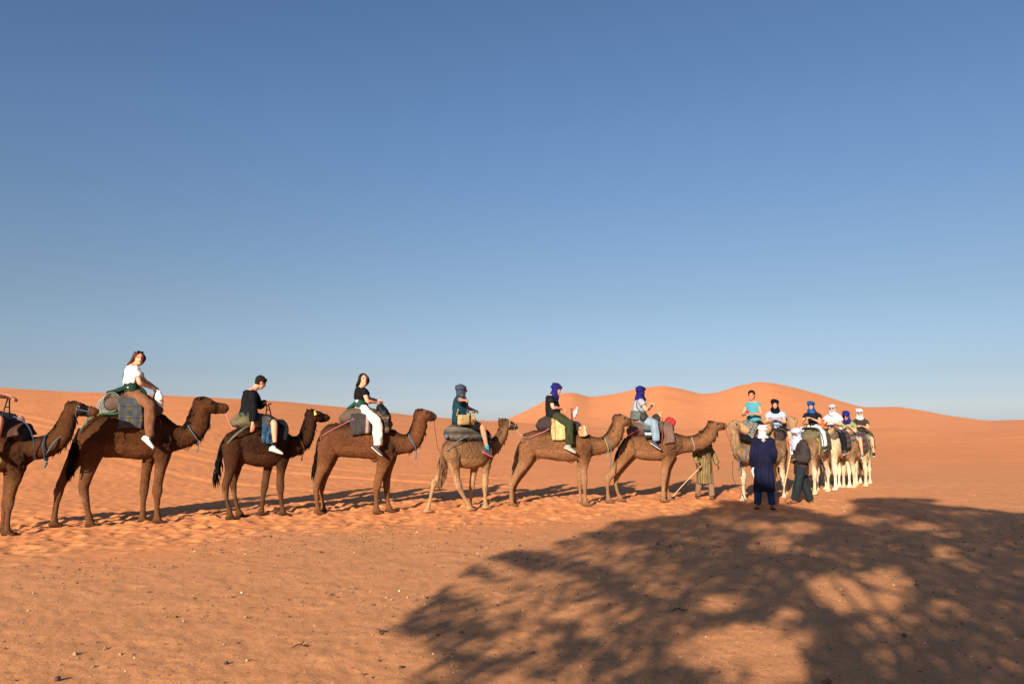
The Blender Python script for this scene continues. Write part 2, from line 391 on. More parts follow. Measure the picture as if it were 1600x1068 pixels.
def build_ground():
    th = np.concatenate([np.linspace(-math.pi, -.83, 60, endpoint=False), np.linspace(-.83, .83, 620, endpoint=False), np.linspace(.83, math.pi, 60, endpoint=False)])
    r = [.35]
    while r[-1] < 6500:
        q = r[-1]; r.append(q * (1.06 if q < 3 else 1.006 if q < 10 else 1.0036 if q < 26 else 1.009 if q < 350 else 1.06))
    r = np.array(r); nr, na = len(r), len(th)
    X = r[:, None] * np.sin(th)[None]; Yy = r[:, None] * np.cos(th)[None]
    Z = H(X.ravel(), Yy.ravel())
    co = np.stack([X.ravel(), Yy.ravel(), Z], 1); co = np.vstack([co, [[0, 0, H(np.array([0.]), np.array([0.]))[0]]]])
    i, j = np.meshgrid(np.arange(nr - 1), np.arange(na), indexing='ij'); j2 = (j + 1) % na
    q = np.stack([i * na + j, (i + 1) * na + j, (i + 1) * na + j2, i * na + j2], -1).reshape(-1, 4)[:, ::-1]
    tri = np.stack([np.full(na, nr * na), (np.arange(na) + 1) % na, np.arange(na)], 1)
    me = bpy.data.meshes.new('ground'); me.vertices.add(len(co)); me.vertices.foreach_set('co', co.astype(np.float32).ravel())
    nl = q.size + tri.size; me.loops.add(nl); me.loops.foreach_set('vertex_index', np.concatenate([q.ravel(), tri.ravel()]).astype(np.int32))
    me.polygons.add(len(q) + len(tri)); ls = np.concatenate([np.arange(len(q)) * 4, q.size + np.arange(len(tri)) * 3])
    me.polygons.foreach_set('loop_start', ls.astype(np.int32))
    me.update(calc_edges=True); me.validate()
    me.polygons.foreach_set('use_smooth', [True] * len(me.polygons))
    if me.polygons[0].normal.z < 0: me.flip_normals()
    # how stony (flat in front and on the right) the ground is at each point
    x, y = co[:, 0], co[:, 1]; d = y - row_y(x)
    st = (1 - sstep(-5.0, -.2, d + 1.1 * noise2(x / 1.2, y / 1.2, 40) + .7 * noise2(x / .35, y / .35, 43)))
    st = np.maximum(st, sstep(4.5, 7.5, x) * (1 - sstep(24, 34, y + 2 * noise2(x / 3, y / 3, 41))) * .7)
    at = me.attributes.new('Stony', 'FLOAT', 'POINT'); at.data.foreach_set('value', st.astype(np.float32))
    at = me.attributes.new('Far', 'FLOAT', 'POINT'); at.data.foreach_set('value', sstep(45, 130, np.hypot(x, y)).astype(np.float32))
    m, t, b = newmat('desert_sand', .9, .15)
    a = t.nodes.new('ShaderNodeAttribute'); a.attribute_name = 'Stony'
    co1 = coords(t)
    big = N(t, 'TexNoise', Scale=.35, Detail=5.0); t.links.new(co1, big.inputs[0])
    mid = N(t, 'TexNoise', Scale=3.0, Detail=6.0, Roughness=.6); t.links.new(co1, mid.inputs[0])
    fine = N(t, 'TexNoise', Scale=38.0, Detail=6.0, Roughness=.75); t.links.new(co1, fine.inputs[0])
    grit = N(t, 'TexNoise', Scale=62.0, Detail=4.0, Roughness=.85); t.links.new(co1, grit.inputs[0])
    sand = ramp(t, big.outputs[0], [(.35, (.62, .226, .080)), (.65, (.69, .254, .092))]); farc = ramp(t, big.outputs[0], [(.35, (.64, .240, .094)), (.65, (.70, .264, .104))])
    af = t.nodes.new('ShaderNodeAttribute'); af.attribute_name = 'Far'; sand = mixc(t, sand, farc, af.outputs['Fac'])
    G1, G2 = (.56, .240, .098), (.67, .292, .121)
    stony = ramp(t, mid.outputs[0], [(.35, G1), (.68, G2)])
    stony = mixc(t, stony, ramp(t, fine.outputs[0], [(.33, (.62, .60, .58)), (.5, (1, 1, 1)), (.72, (1.18, 1.12, 1.06))]), 1.0, 'MULTIPLY')
    stony = mixc(t, stony, ramp(t, grit.outputs[0], [(.33, (.25, .25, .27)), (.39, (1, 1, 1)), (.67, (1, 1, 1)), (.71, (1.45, 1.45, 1.45))]), ramp(t, mid.outputs[0], [(.35, (.25,) * 3), (.6, (1,) * 3)]), 'MULTIPLY')
    sand = mixc(t, sand, ramp(t, mid.outputs[0], [(.3, (.93,) * 3), (.7, (1.05,) * 3)]), 1.0, 'MULTIPLY')
    t.links.new(mixc(t, sand, stony, a.outputs['Fac']), b.inputs['Base Color'])
    # wind ripples and grain
    wv = N(t, 'TexWave', Scale=3.2, Distortion=6.0, Detail=3.0); wv.inputs['Detail Scale'].default_value = .6
    t.links.new(coords(t, (1, .45, 1), (0, 0, .5)), wv.inputs[0])
    mt = N(t, 'Math', operation='MULTIPLY_ADD'); mt.inputs[1].default_value = .05; t.links.new(wv.outputs['Fac'], mt.inputs[0])
    m2 = N(t, 'Math', operation='MULTIPLY'); m2.inputs[1].default_value = .8; t.links.new(fine.outputs[0], m2.inputs[0]); t.links.new(m2.outputs[0], mt.inputs[2])
    m3 = N(t, 'Math', operation='MULTIPLY_ADD'); m3.inputs[1].default_value = .8; m3.inputs[2].default_value = .5; t.links.new(a.outputs['Fac'], m3.inputs[0])
    m4 = N(t, 'Math', operation='MULTIPLY'); t.links.new(mt.outputs[0], m4.inputs[0]); t.links.new(m3.outputs[0], m4.inputs[1])
    bump(t, b, m4.outputs[0], .6, .014)
    o = link('ground', me, m); o['kind'] = 'structure'; return o
def gz(x, y): return float(H(np.array([x]), np.array([y]))[0])

# ------------------------------------------------------------------ camels
def Lm(*c): return np.array(lin(c))
COATS = {   # body, dark (mane, tail, hump), leg
    'dark': (Lm(120, 74, 44), Lm(36, 23, 17), Lm(146, 96, 62)),
    'dark2': (Lm(100, 62, 40), Lm(30, 20, 16), Lm(134, 90, 60)),
    'brown': (Lm(134, 84, 54), Lm(46, 28, 20), Lm(150, 98, 62)),
    'mid': (Lm(166, 114, 76), Lm(68, 43, 30), Lm(172, 124, 88)),
    'tan': (Lm(166, 122, 84), Lm(84, 58, 42), Lm(186, 144, 104)),
    'light': (Lm(206, 176, 138), Lm(150, 116, 84), Lm(222, 196, 160)),
    'pale': (Lm(226, 202, 168), Lm(190, 160, 122), Lm(230, 210, 178)),
    'sandy': (Lm(180, 142, 106), Lm(110, 80, 58), Lm(224, 198, 162)),
}
for _k, _f in (('dark', .38), ('dark2', .34), ('brown', .44), ('mid', .54), ('tan', .66), ('light', .74), ('pale', .80), ('sandy', .66)): COATS[_k] = tuple(v * _f for v in COATS[_k])
for _k, _f in (('tan', .72), ('mid', .82), ('sandy', 1.05)): COATS[_k] = (COATS[_k][0] * _f, COATS[_k][1], COATS[_k][2])
TL = [.05, .12, .21, .27, .30, .31, .30, .27, .22, .15]
def lerp_tab(tab, f): return float(np.interp(f, np.linspace(0, 1, len(tab)), tab))
def camel(fr, S, coat, label, scale=1.0, seed=0, wid=1.0, hw=1.0, headyaw=0.0, headroll=0.0, neckyaw=0.0, voxel=.017):
    """S: chains of (x, z, height) in the frame's axes; legs also carry their side offset"""
    root = thing('camel', label, 'camel', fr, 'camels of the caravan')
    g = Geo(); k = scale
    def chain(c, latf, y=0.0, sw=None, seg=18, spread=None):
        n = len(c); out = []
        for i, (x, z, h) in enumerate(c):
            f = i / (n - 1); l = latf(f, h)
            out.append(((x, y if spread is None else y * spread(f), z), l, h / 2))
        return out
    g.tube(chain(S['torso'], lambda f, h: lerp_tab(TL, f) * k * wid), seg=28)
    # neck and head, turned about the neck root
    tx, tz = S['neck'][0][0], S['neck'][0][1]
    nk = [list(c) for c in S['neck']]; N_ = len(nk); pts = []
    ys = [math.sin(neckyaw) * max(0, (x - tx)) for x, z, h in nk]
    nx = [tx + (x - tx) * math.cos(neckyaw) if x > tx else x for x, z, h in nk]
    for i, (x, z, h) in enumerate(nk):
        f = i / (N_ - 1); pts.append(((nx[i], ys[i], z), (.20 - .10 * f ** .6) * k if f < .35 else (.135 - .035 * f) * k, h / 2))
    g.tube(pts, seg=20)
    top = Vector(pts[-1][0]); hy = headyaw
    hd = S['head']; hx0 = hd[0][0]; c_, s_ = math.cos(hy), math.sin(hy)
    Xn = nk[-1][0]
    def HP(x, y, z):       # head point -> body axes
        dx = x - Xn; return Vector((top.x + dx * c_ - y * s_, top.y + dx * s_ + y * c_, z))
    HL = (-s_, c_, 0)
    hp = [(HP(x, 0, z), w_ * k * hw, h / 2) for (x, z, h), w_ in zip(hd, np.interp(np.linspace(0, 1, len(hd)), [0, .25, .5, .75, 1], [.075, .092, .08, .066, .045]))]
    g.tube(hp, lat=HL, seg=18)
    P0 = np.array([[x, z] for x, z, h in hd]); hh = np.array([h for x, z, h in hd]); hl = np.linalg.norm(P0[-1] - P0[0])
    ax_ = (P0[-1] - P0[0]) / hl; up_ = np.array((-ax_[1], ax_[0]))
    def hq(f, o, y):        # along the head, off the axis (fraction of local height), sideways
        i = np.interp(f, np.linspace(0, 1, len(hd)), np.arange(len(hd)))
        cx = np.interp(i, np.arange(len(hd)), P0[:, 0]); cz = np.interp(i, np.arange(len(hd)), P0[:, 1]); h_ = np.interp(i, np.arange(len(hd)), hh)
        return HP(cx + up_[0] * o * h_, y * k * hw, cz + up_[1] * o * h_)
    fa = HP(P0[-1, 0], 0, P0[-1, 1]) - HP(P0[0, 0], 0, P0[0, 1]); fa.normalize(); la = Vector(HL); ua = fa.cross(la) * 1.0
    if ua.z < 0: ua = -ua
    # brows, cheeks, jaw, nostrils, upper and lower lip
    for sy in (-1, 1):
        g.ball(hq(.36, .36, sy * .062), (.045 * k, .026 * k, .026 * k), (fa, la, ua))
        g.ball(hq(.25, -.12, sy * .045), (.085 * k, .04 * k, .07 * k), (fa, la, ua))
        g.ball(hq(.9, .12, sy * .036), (.04 * k, .02 * k, .026 * k), (fa, la, ua))
        e = hq(.07, .34, sy * .075); g.tube([(e, .022 * k, .014 * k), (e + ua * .025 * k - fa * .012 * k + la * sy * .02 * k, .026 * k, .015 * k), (e + ua * .05 * k - fa * .028 * k + la * sy * .034 * k, .014 * k, .010 * k)], lat=tuple(fa), seg=8)
    g.tube([(hq(.1, -.3, 0), .05 * k, .05 * k), (hq(.5, -.42, 0), .038 * k, .032 * k), (hq(.8, -.46, 0), .034 * k, .024 * k), (hq(.95, -.5, 0), .03 * k, .02 * k)], lat=HL, seg=12)
    g.ball(hq(.97, .0, 0), (.045 * k, .046 * k, .045 * k), (fa, la, ua))
    # legs
    for nm in ('hindR', 'hindL', 'foreR', 'foreL'):
        y = S['y_' + nm]; c = S[nm]; n = len(c); pts = []
        hind = nm[0] == 'h'
        for i, (x, z, h) in enumerate(c):
            f = i / (n - 1)
            yy = y * (.78 + .22 * min(1, f * 1.6)) if f < .4 else y
            r = h / 2; r *= np.interp(z / k, [.12, .2, .34, .46, .53, .62, .75], [.95, .78, .76, .92, 1.04, .92, .94]); l = min(r * .82, (.15 - .24 * f if f < .3 else .08) * k) if f < .5 else r * .9
            pts.append(((x, yy, z), max(l, .03 * k), r))
        x, z, h = c[-1]
        z = max(z, .075 * k)
        pts[-1] = ((x, y, z), h * .42, h / 2 * .9)
        g.tube(pts, seg=14, cap=.5)
        # joint knobs, broad two-toed foot
        kj = int(round((n - 1) * .55)) if hind else int(round((n - 1) * .5))
        zs = [abs(q[1] - S.get('kneez', .52) * k) for q in c]; kj = int(np.argmin(zs))
        jx, jz, jh = c[kj]
        if hind: g.ball((jx - jh * .28, y, jz + .03 * k), (.045 * k, .045 * k, .075 * k))
        else: g.ball((jx + jh * .12, y, jz), (.06 * k, .058 * k, .075 * k))
        fz = S.get('ground', 0)
        for s2 in (-1, 1):
            g.tube([((x - .05 * k, y + s2 * .025 * k, fz + .05 * k), .055 * k, .045 * k), ((x + .03 * k, y + s2 * .033 * k, fz + .038 * k), .055 * k, .036 * k), ((x + .12 * k, y + s2 * .04 * k, fz + .026 * k), .035 * k, .022 * k)], seg=12)
        wp = fr.world((x + .03, y, 0)); FEET.append((wp.x, wp.y, .14 * k))
    # muscle of thigh and shoulder
    for nm in ('hindR', 'hindL'):
        a_, b_2 = S[nm][0], S[nm][1]; sy = -1 if nm[-1] == 'R' else 1; g.ball((a_[0], sy * .15 * k, a_[1] + .04 * k), (.13 * k, .08 * k, .17 * k))
    for nm in ('foreR', 'foreL'):
        a_ = S[nm][0]; sy = -1 if nm[-1] == 'R' else 1; g.ball((a_[0] + .03 * k, sy * .16 * k, a_[1] + .08 * k), (.11 * k, .085 * k, .15 * k))
    if 'pad' in S: px_, pz_, pr = S['pad']; g.ball((px_, 0, pz_), (pr, pr * .8, pr))
    if 'sheath' in S:
        px_, pz_, pr = S['sheath']; g.tube([((px_ - pr * .7, 0, pz_ + pr), pr * .5, pr * .8), ((px_, 0, pz_ - pr * .3), pr * .35, pr * .5)])
    me = remesh(g, 'camel_body', voxel, 3)
    co = vco(me); nm_ = vno(me)
    body, dark, leg = COATS[coat]
    # where the coat grows what
    hz = np.array([q[1] for q in S['torso']]); topz = max(q[1] + q[2] / 2 for q in S['torso']); botz = min(q[1] - q[2] / 2 for q in S['torso'][2:-2])
    xs = [q[0] for q in S['torso']]; xr, xf = min(xs), max(xs)
    D = np.zeros(len(co))
    zt = np.interp(co[:, 0], xs, [q[1] + q[2] / 2 for q in S['torso']])
    intorso = (co[:, 0] > xr) & (co[:, 0] < xf)
    D = np.maximum(D, intorso * np.clip(1 - (zt - co[:, 2]) / (.24 * k), 0, 1) * .85)
    # wool on shoulder
    sx, sz_ = S['foreR'][0][0], S['foreR'][0][1] + .05
    wool = np.exp(-(((co[:, 0] - sx - .04) / .2) ** 2 + ((co[:, 2] - sz_) / .24) ** 2)) * (np.abs(co[:, 1]) > .07)
    D = np.maximum(D, wool * .7); flk = np.exp(-(((co[:, 0] - (xr + .42)) / .3) ** 2 + ((co[:, 2] - (botz + .42)) / .16) ** 2)) * intorso; D = np.maximum(D, flk * .4)
    # nape and crown of the head
    na = np.array([[nx[i], ys[i], nk[i][1]] for i in range(N_)]); seg_d = np.full(len(co), 9.); side = np.zeros(len(co))
    for i in range(N_ - 1):
        a, b2 = na[i], na[i + 1]; ab = b2 - a; t_ = np.clip(((co - a) @ ab) / (ab @ ab), 0, 1); q = a + t_[:, None] * ab
        dd = np.linalg.norm(co - q, axis=1); tn = ab / np.linalg.norm(ab); lt = np.cross((0, 0, 1), tn); lt = np.array((0, 1., 0)) if np.linalg.norm(lt) < .2 else lt / np.linalg.norm(lt)
        nap = np.cross(tn, np.array((0, 1., 0))); nap = nap if nap[0] < 0 or nap[2] > 0 else -nap
        if tn[2] > .5 and nap[0] > 0: nap = -nap
        m_ = dd < seg_d; seg_d[m_] = dd[m_]; side[m_] = ((co - q) @ nap)[m_] / (nk[i][2] / 2 + 1e-6)
    neckm = (co[:, 0] > tx) & (seg_d < .3 * k)
    D = np.maximum(D, neckm * np.clip(side - .25, 0, 1) * 1.25)
    # throat beard: long dark wool below the neck's bend
    D = np.maximum(D, neckm * np.clip(-side - .55, 0, 1) * 1.0)
    hv = np.array(hq(.05, .45, 0)); D = np.maximum(D, np.exp(-((co - hv) ** 2).sum(1) / (.085 * k) ** 2))
    lowz = np.clip((.5 * k - co[:, 2]) / (.35 * k), 0, 1)
    Lg = np.clip((botz + .02 - co[:, 2]) / (.2 * k), 0, 1)
    n1 = noise3(co * 6, seed) * .6 + noise3(co * 14, seed + 1) * .6; n2 = noise3(co * 32, seed + 3)
    c = body[None] * (1 + .22 * n1 + .14 * n2)[:, None]
    c = c * (1 - Lg)[:, None] + leg[None] * Lg[:, None] * (1 + .12 * n1)[:, None]
    belly = intorso & (nm_[:, 2] < -.3); c = np.where(belly[:, None] & (co[:, 2] > botz - .05)[:, None], c * .6 + leg * .5, c)
    Dd = np.clip(D + .18 * n1 * (D > .05) + .1 * n2 * (D > .05), 0, 1)[:, None]
    c = c * (1 - Dd) + dark[None] * Dd
    # worn pads on the joints, feet of brown coats darker towards the ground
    for nm in ('hindR', 'hindL', 'foreR', 'foreL'):
        ch = S[nm]; kj = int(np.argmin([abs(q[1] - S.get('kneez', .52) * k) for q in ch])); jx, jz, jh = ch[kj]
        pv = np.array((jx + (jh * .45 if nm[0] == 'f' else -jh * .4), S['y_' + nm], jz))
        m_ = np.exp(-((co - pv) ** 2).sum(1) / (.055 * k) ** 2)[:, None] * .55; c = c * (1 - m_) + np.array((.30, .2, .13)) * m_
    ft = np.clip((.1 - co[:, 2]) / .06, 0, 1)[:, None] * .5; c = c * (1 - ft) + (dark * .6 + body * .3) * ft if coat[:4] in ('dark', 'brow', 'mid') else c
    # nose and lips a little darker or paler
    mz = np.array(hq(.95, 0, 0)); m_ = np.exp(-((co - mz) ** 2).sum(1) / (.05 * k) ** 2)[:, None] * .35; c = c * (1 - m_) + (body * .9 + .04) * m_
    setcol(me, np.clip(c, .003, 1))
    # curly wool and throat fringe as relief
    fl = np.exp(-(((co[:, 0] - (xr + .35)) / .35) ** 2)) * intorso * np.clip((co[:, 2] - (botz + .1)) / .3, 0, 1)
    rel = (wool * 1.0 + fl * .7 + D * .9 * (~intorso | (D > .5))) * (n2 * .6 + noise3(co * 55, seed + 9) * .5) * .012
    rel = rel * 1.5 + (noise3(co * 11, seed + 4) * .006 + n2 * .0022) * (co[:, 2] > .15 * k)
    setco(me, co + nm_ * rel[:, None])
    bd = part('body', me, attr_mat('camel_coat', .85, 26, .34, .022, .7, .0, .07), root)
    # eyes, nostrils
    for sy in (-1, 1):
        e = Geo().ball(hq(.37, .22, sy * .081), (.027 * k, .014 * k, .022 * k), (fa, la, ua), 10, 8)
        part('eye', e.mesh('eye'), EYE, root)
    # mane: locks along nape, fringe on the throat, tuft on the crown
    ge = Geo(); rr = random.Random(seed)
    def lock(p, d, ln, r):
        d = Vector(d).normalized(); q1 = Vector(p) + d * ln * .5 + Vector((0, 0, -ln * .1)); q2 = Vector(p) + d * ln + Vector((0, 0, -ln * .35))
        ge.tube([(p, r, r * .8), (q1, r * .8, r * .6), (q2, r * .15, r * .15)], seg=5, sub=2, cap=0)
    for i in range(300):
        f = rr.random(); i0 = f * (N_ - 1); a = int(i0); a = min(a, N_ - 2); t_ = i0 - a
        if f < .4 and rr.random() < .7: continue
        c0 = Vector((nx[a] * (1 - t_) + nx[a + 1] * t_, ys[a] * (1 - t_) + ys[a + 1] * t_, nk[a][1] * (1 - t_) + nk[a + 1][1] * t_)); hh_ = nk[a][2] * (1 - t_) + nk[a + 1][2] * t_
        tn = Vector((nx[a + 1] - nx[a], ys[a + 1] - ys[a], nk[a + 1][1] - nk[a][1])).normalized(); up2 = tn.cross(Vector((0, -1, 0))); up2 = up2 if (up2.z > 0.3 or up2.x < 0) else -up2
        ang = rr.gauss(0, .28); throat = rr.random() < .3 and f > .3
        dirn = (up2 * math.cos(ang) + Vector((0, 1, 0)) * math.sin(ang)) * (-1 if throat else 1)
        p = c0 + dirn * (hh_ * .5 * .96 if abs(ang) < .6 else hh_ * .42); lock(p - dirn * .01, dirn * .4 - tn * .8 + Vector((rr.gauss(0, .2), rr.gauss(0, .2), 0)), rr.uniform(.03, .075) * k * (1.3 if throat else .9), .011 * k)
    for i in range(70):
        p = hq(rr.uniform(-.02, .22), rr.uniform(.3, .5), rr.gauss(0, .035)); lock(p, ua * .12 - fa * rr.uniform(.6, 1.2) + la * rr.gauss(0, .4), rr.uniform(.02, .04) * k, .012 * k)
    hc = dark * .9 if coat not in ('sandy', 'pale', 'light', 'tan') else body * .75 + dark * .35
    dm = ge.mesh('mane'); part('mane', dm, hair_mat('hair_' + coat, hc), root)['kind'] = 'stuff'
    # tail
    gt = Geo(); tl = S['tail']; gt.tube([((x, 0, z), h / 2 * .8 * (.25 if i == 0 else .5 if i < 2 else .8), h / 2 * (.25 if i == 0 else .5 if i < 2 else .85)) for i, (x, z, h) in enumerate(tl)], seg=12)
    for i in range(46):
        f = rr.uniform(.3, 1) * (len(tl) - 1); a = min(int(f), len(tl) - 2); t_ = f - a
        p = Vector((tl[a][0] * (1 - t_) + tl[a + 1][0] * t_, rr.gauss(0, .015), tl[a][1] * (1 - t_) + tl[a + 1][1] * t_)); r_ = (tl[a][2] * (1 - t_) + tl[a + 1][2] * t_) / 2
        aa = rr.uniform(0, 6.28); p = p + Vector((math.cos(aa) * r_ * .8, math.sin(aa) * r_ * .7, 0))
        gt.tube([(p, .012, .012), (p + Vector((math.cos(aa) * .02, math.sin(aa) * .02, -.07)), .010, .010), (p + Vector((math.cos(aa) * .03 + rr.gauss(0, .01), math.sin(aa) * .02, -.15)), .002, .002)], seg=5, sub=2, cap=0)
    part('tail', gt.mesh('tail'), hair_mat('hair_' + coat, hc), root)
    root['_k'] = k
    return root, hq, (lambda x: (float(np.interp(x, xs, [q[1] + q[2] / 2 for q in S['torso']])), float(np.interp(x, xs, [q[1] - q[2] / 2 for q in S['torso']])))), na
def hair_mat(name, c):
    if name in _mats: return _mats[name]
    m, t, b = newmat(name, .8, .12, 0); n = N(t, 'TexNoise', Scale=40.0, Detail=4.0); t.links.new(coords(t), n.inputs[0])
    c = tuple(float(v) * .7 for v in c); t.links.new(ramp(t, n.outputs[0], [(.3, tuple(v * .6 for v in c)), (.7, tuple(v * 1.5 for v in c))]), b.inputs['Base Color']); _mats[name] = m; return m
EYE, _t, _b = newmat('eye_dark', .15, .6); _b.inputs['Base Color'].default_value = (.008, .005, .004, 1)

def trace(fr, raw):
    """side-view chains measured in the picture, laid out on the camel's own planes"""
    S = {}; m = fr.mpp()
    for key, c in raw.items():
        if key in ('pad', 'sheath'):
            p = fr.p(c[0], c[1], 0); S[key] = (p.x, p.z, c[2] * m)
        elif isinstance(c, (int, float)): S[key] = c
        else:
            lat = raw.get('y_' + key, 0.0); o = []
            for x, y, w_ in c:
                p = fr.p(x, y, lat); o.append((p.x, p.z, w_ * m))
            if key[:4] in ('hind', 'fore'):     # let the hoof meet the sand: shift lengths smoothly
                zf = o[-1][1] - .07; z0 = o[0][1]
                o = [(x, z - zf * (z0 - z) / max(z0 - o[-1][1], .01), h) for x, z, h in o]
            S[key] = o
    S['kneez'] = .53
    return S

# ------------------------------------------------------------------ people
SKIN = {'fair': Lm(206, 142, 112), 'mid': Lm(184, 122, 92), 'dark': Lm(98, 62, 44)}
def V(*a): return Vector(a)
def orth(F, U=V(0, 0, 1)):
    F = Vector(F).normalized(); L = Vector(U).cross(F).normalized(); return F, L, F.cross(L).normalized()
def hand(g, wr, d, palm_n, curl=.5, k=1.0, side=1):
    """wr wrist, d along the hand, palm_n the way the palm faces"""
    d = Vector(d).normalized(); n = Vector(palm_n); n = (n - d * n.dot(d)).normalized(); a = d.cross(n).normalized()
    g.tube([(wr, .024 * k, .020 * k), (wr + d * .03 * k, .033 * k, .018 * k), (wr + d * .062 * k, .041 * k, .016 * k), (wr + d * .09 * k, .040 * k, .014 * k)], lat=tuple(a), seg=12, cap=.5)
    for i, (off, ln) in enumerate(((-.03, .066), (-.0105, .078), (.0095, .072), (.029, .056))):
        p = wr + (d * (.088 - abs(off) * .2) + a * off) * k; q = [(p, .0092 * k, .0088 * k)]; dd = d.copy(); tot = 0
        for j, s_ in enumerate((.44, .31, .25)):
            tot += curl * (.55 + .75 * j * .6) * (1 + .1 * i); e = d * math.cos(tot) + n * math.sin(tot); p = p + e * ln * s_ * k * 1.05; q.append((p, (.0088 - .001 * j) * k, (.0084 - .001 * j) * k))
        g.tube(q, lat=tuple(a), seg=8, sub=3)
    t0 = wr + (d * .028 - a * .026 * side) * k
    g.tube([(t0, .012 * k, .012 * k), (t0 + (d * .028 - a * side * .022 + n * .012) * k, .0105 * k, .0105 * k), (t0 + (d * .05 - a * side * .018 + n * .032) * k, .0085 * k, .0085 * k)], lat=tuple(a), seg=8)
def foot_skin(g, an, toe, k, shod=False):
    d = (toe - an); d.z *= .6; d.normalize()
    g.tube([(an + V(0, 0, .02), .034 * k, .036 * k), (an - d * .02 * k - V(0, 0, .045) * k, .03 * k, .04 * k)], lat=(0, 1, 0), seg=10)
    if shod: return
    g.tube([(an - d * .045 * k - V(0, 0, .06) * k, .028 * k, .028 * k), (an + d * .06 * k - V(0, 0, .06) * k, .036 * k, .028 * k), (an + d * .15 * k - V(0, 0, .075) * k, .04 * k, .018 * k)], lat=tuple(V(0, 0, 1).cross(d)), seg=12)
def build_person(root, J, style, k=1.0, seed=0, voxel=.0085):
    """J: joints in the frame's axes. One continuous skin; clothes, hair and shoes are its children"""
    F, L, U = orth(J['face'], J.get('up', V(0, 0, 1))); C = J['head']; g = Geo()
    pel, ch = J['pelvis'], J['chest']; sh_ax = (J['shL'] - J['shR']).normalized(); hip_ax = (J['hipL'] - J['hipR']).normalized(); W = style.get('w', 1.0)
    fat = style.get('fat', 1.0)
    tor = [(pel - (ch - pel) * .12, .115 * k * W, .095 * k), (pel + (ch - pel) * .05, .155 * k * W, .115 * k * fat), (pel.lerp(ch, .38), .132 * k * W, .105 * k * fat), (pel.lerp(ch, .7), .15 * k * W, .115 * k), (pel.lerp(ch, .93), .165 * k * W, .095 * k), (ch + (ch - pel).normalized() * .035, .11 * k * W, .065 * k)]
    lat = tuple((sh_ax + hip_ax).normalized())
    g.tube(tor, lat=lat, seg=20)
    nb = ch + (ch - pel).normalized() * .02; g.tube([(nb, .07 * k, .062 * k), (nb.lerp(C - U * .07 * k, .55), .053 * k, .055 * k), (C - U * .055 * k - F * .018, .054 * k, .058 * k)], lat=lat, seg=14)
    hk = k * .97 * style.get('headscale', 1.0)
    g.ball(C + U * .022 * hk - F * .012 * hk, (.098 * hk, .078 * hk, .1 * hk), (F, L, U), 20, 14)
    g.ball(C + F * .028 * hk - U * .045 * hk, (.064 * hk, .060 * hk, .075 * hk), (F, L, U))
    g.ball(C + F * .066 * hk - U * .095 * hk, (.026 * hk, .03 * hk, .02 * hk), (F, L, U))
    g.tube([(C + F * .083 * hk + U * .012 * hk, .009 * hk, .010 * hk), (C + F * .105 * hk - U * .024 * hk, .016 * hk, .014 * hk)], lat=tuple(L), seg=10)
    g.ball(C + F * .084 * hk - U * .062 * hk, (.014 * hk, .026 * hk, .011 * hk), (F, L, U))
    g.ball(C + F * .078 * hk + U * .03 * hk, (.016 * hk, .055 * hk, .012 * hk), (F, L, U))
    for s_ in (-1, 1): g.ball(C + L * s_ * .077 * hk - F * .012 * hk - U * .008 * hk, (.02 * hk, .008 * hk, .031 * hk), (F, L, U), 10, 8)
    segs = {}
    for s_, n in ((1, 'L'), (-1, 'R')):
        sh, elb, wr = J['sh' + n], J['el' + n], J['wr' + n]
        ax = tuple((elb - sh).cross(wr - elb).normalized()) if (elb - sh).cross(wr - elb).length > 1e-4 else (0, 0, 1)
        g.tube([(sh - sh_ax * s_ * .03, .055 * k, .06 * k), (sh.lerp(elb, .25), .048 * k, .05 * k), (sh.lerp(elb, .65), .041 * k, .043 * k), (elb, .037 * k, .038 * k), (elb.lerp(wr, .3), .038 * k, .037 * k), (elb.lerp(wr, .75), .029 * k, .026 * k), (wr, .025 * k, .021 * k)], lat=ax, seg=14)
        hd_ = J.get('hd' + n, (wr - elb)); hand(g, wr, hd_, J.get('pn' + n, V(0, 0, -1) - sh_ax * s_ * .4), J.get('curl' + n, .6), k, s_)
        hip, kn, an = J['hip' + n], J['kn' + n], J['an' + n]
        g.tube([(hip, .07 * k, .075 * k), (hip.lerp(kn, .4), .07 * k, .074 * k), (hip.lerp(kn, .85), .056 * k, .06 * k), (kn, .054 * k, .056 * k), (kn.lerp(an, .3), .053 * k, .056 * k), (kn.lerp(an, .75), .036 * k, .038 * k), (an, .033 * k, .035 * k)], lat=tuple(hip_ax), seg=16)
        foot_skin(g, an, J['toe' + n], k, bool(style.get('shoe')))
    me = remesh(g, 'skin', voxel, 2); co = vco(me); sk = SKIN[style.get('skin', 'fair')]
    q = co - np.array(C); qf, ql, qu = q @ np.array(F) / hk, q @ np.array(L) / hk, q @ np.array(U) / hk
    c = np.tile(sk, (len(co), 1)) * (1 + .06 * noise3(co * 25, seed))[:, None]
    face = qf > .05
    def paint(m, col, a=1.0):
        nonlocal c; c = np.where(m[:, None], c * (1 - a) + np.array(col) * a, c)
    paint(face & (np.hypot((np.abs(ql) - .042) / .03, (qu + .035) / .022) < 1), sk * np.array((1.05, .8, .75)), .6)
    paint(face & (np.hypot((np.abs(ql) - .032) / .017, (qu - .004) / .009) < 1), (.05, .03, .025), .85)
    paint(face & (np.hypot((np.abs(ql) - .034) / .022, (qu - .029) / .007) < 1), np.array(style.get('haircol', (.03, .02, .015))), .8)
    paint(face & (np.hypot(ql / .025, (qu + .062) / .009) < 1), sk * np.array((.85, .45, .42)), .9)
    setcol(me, np.clip(c, 0, 1)); body = part('body', me, attr_mat('skin', .55, 60, .08, .002, .3, 0, .4), root)
    base = root['base']
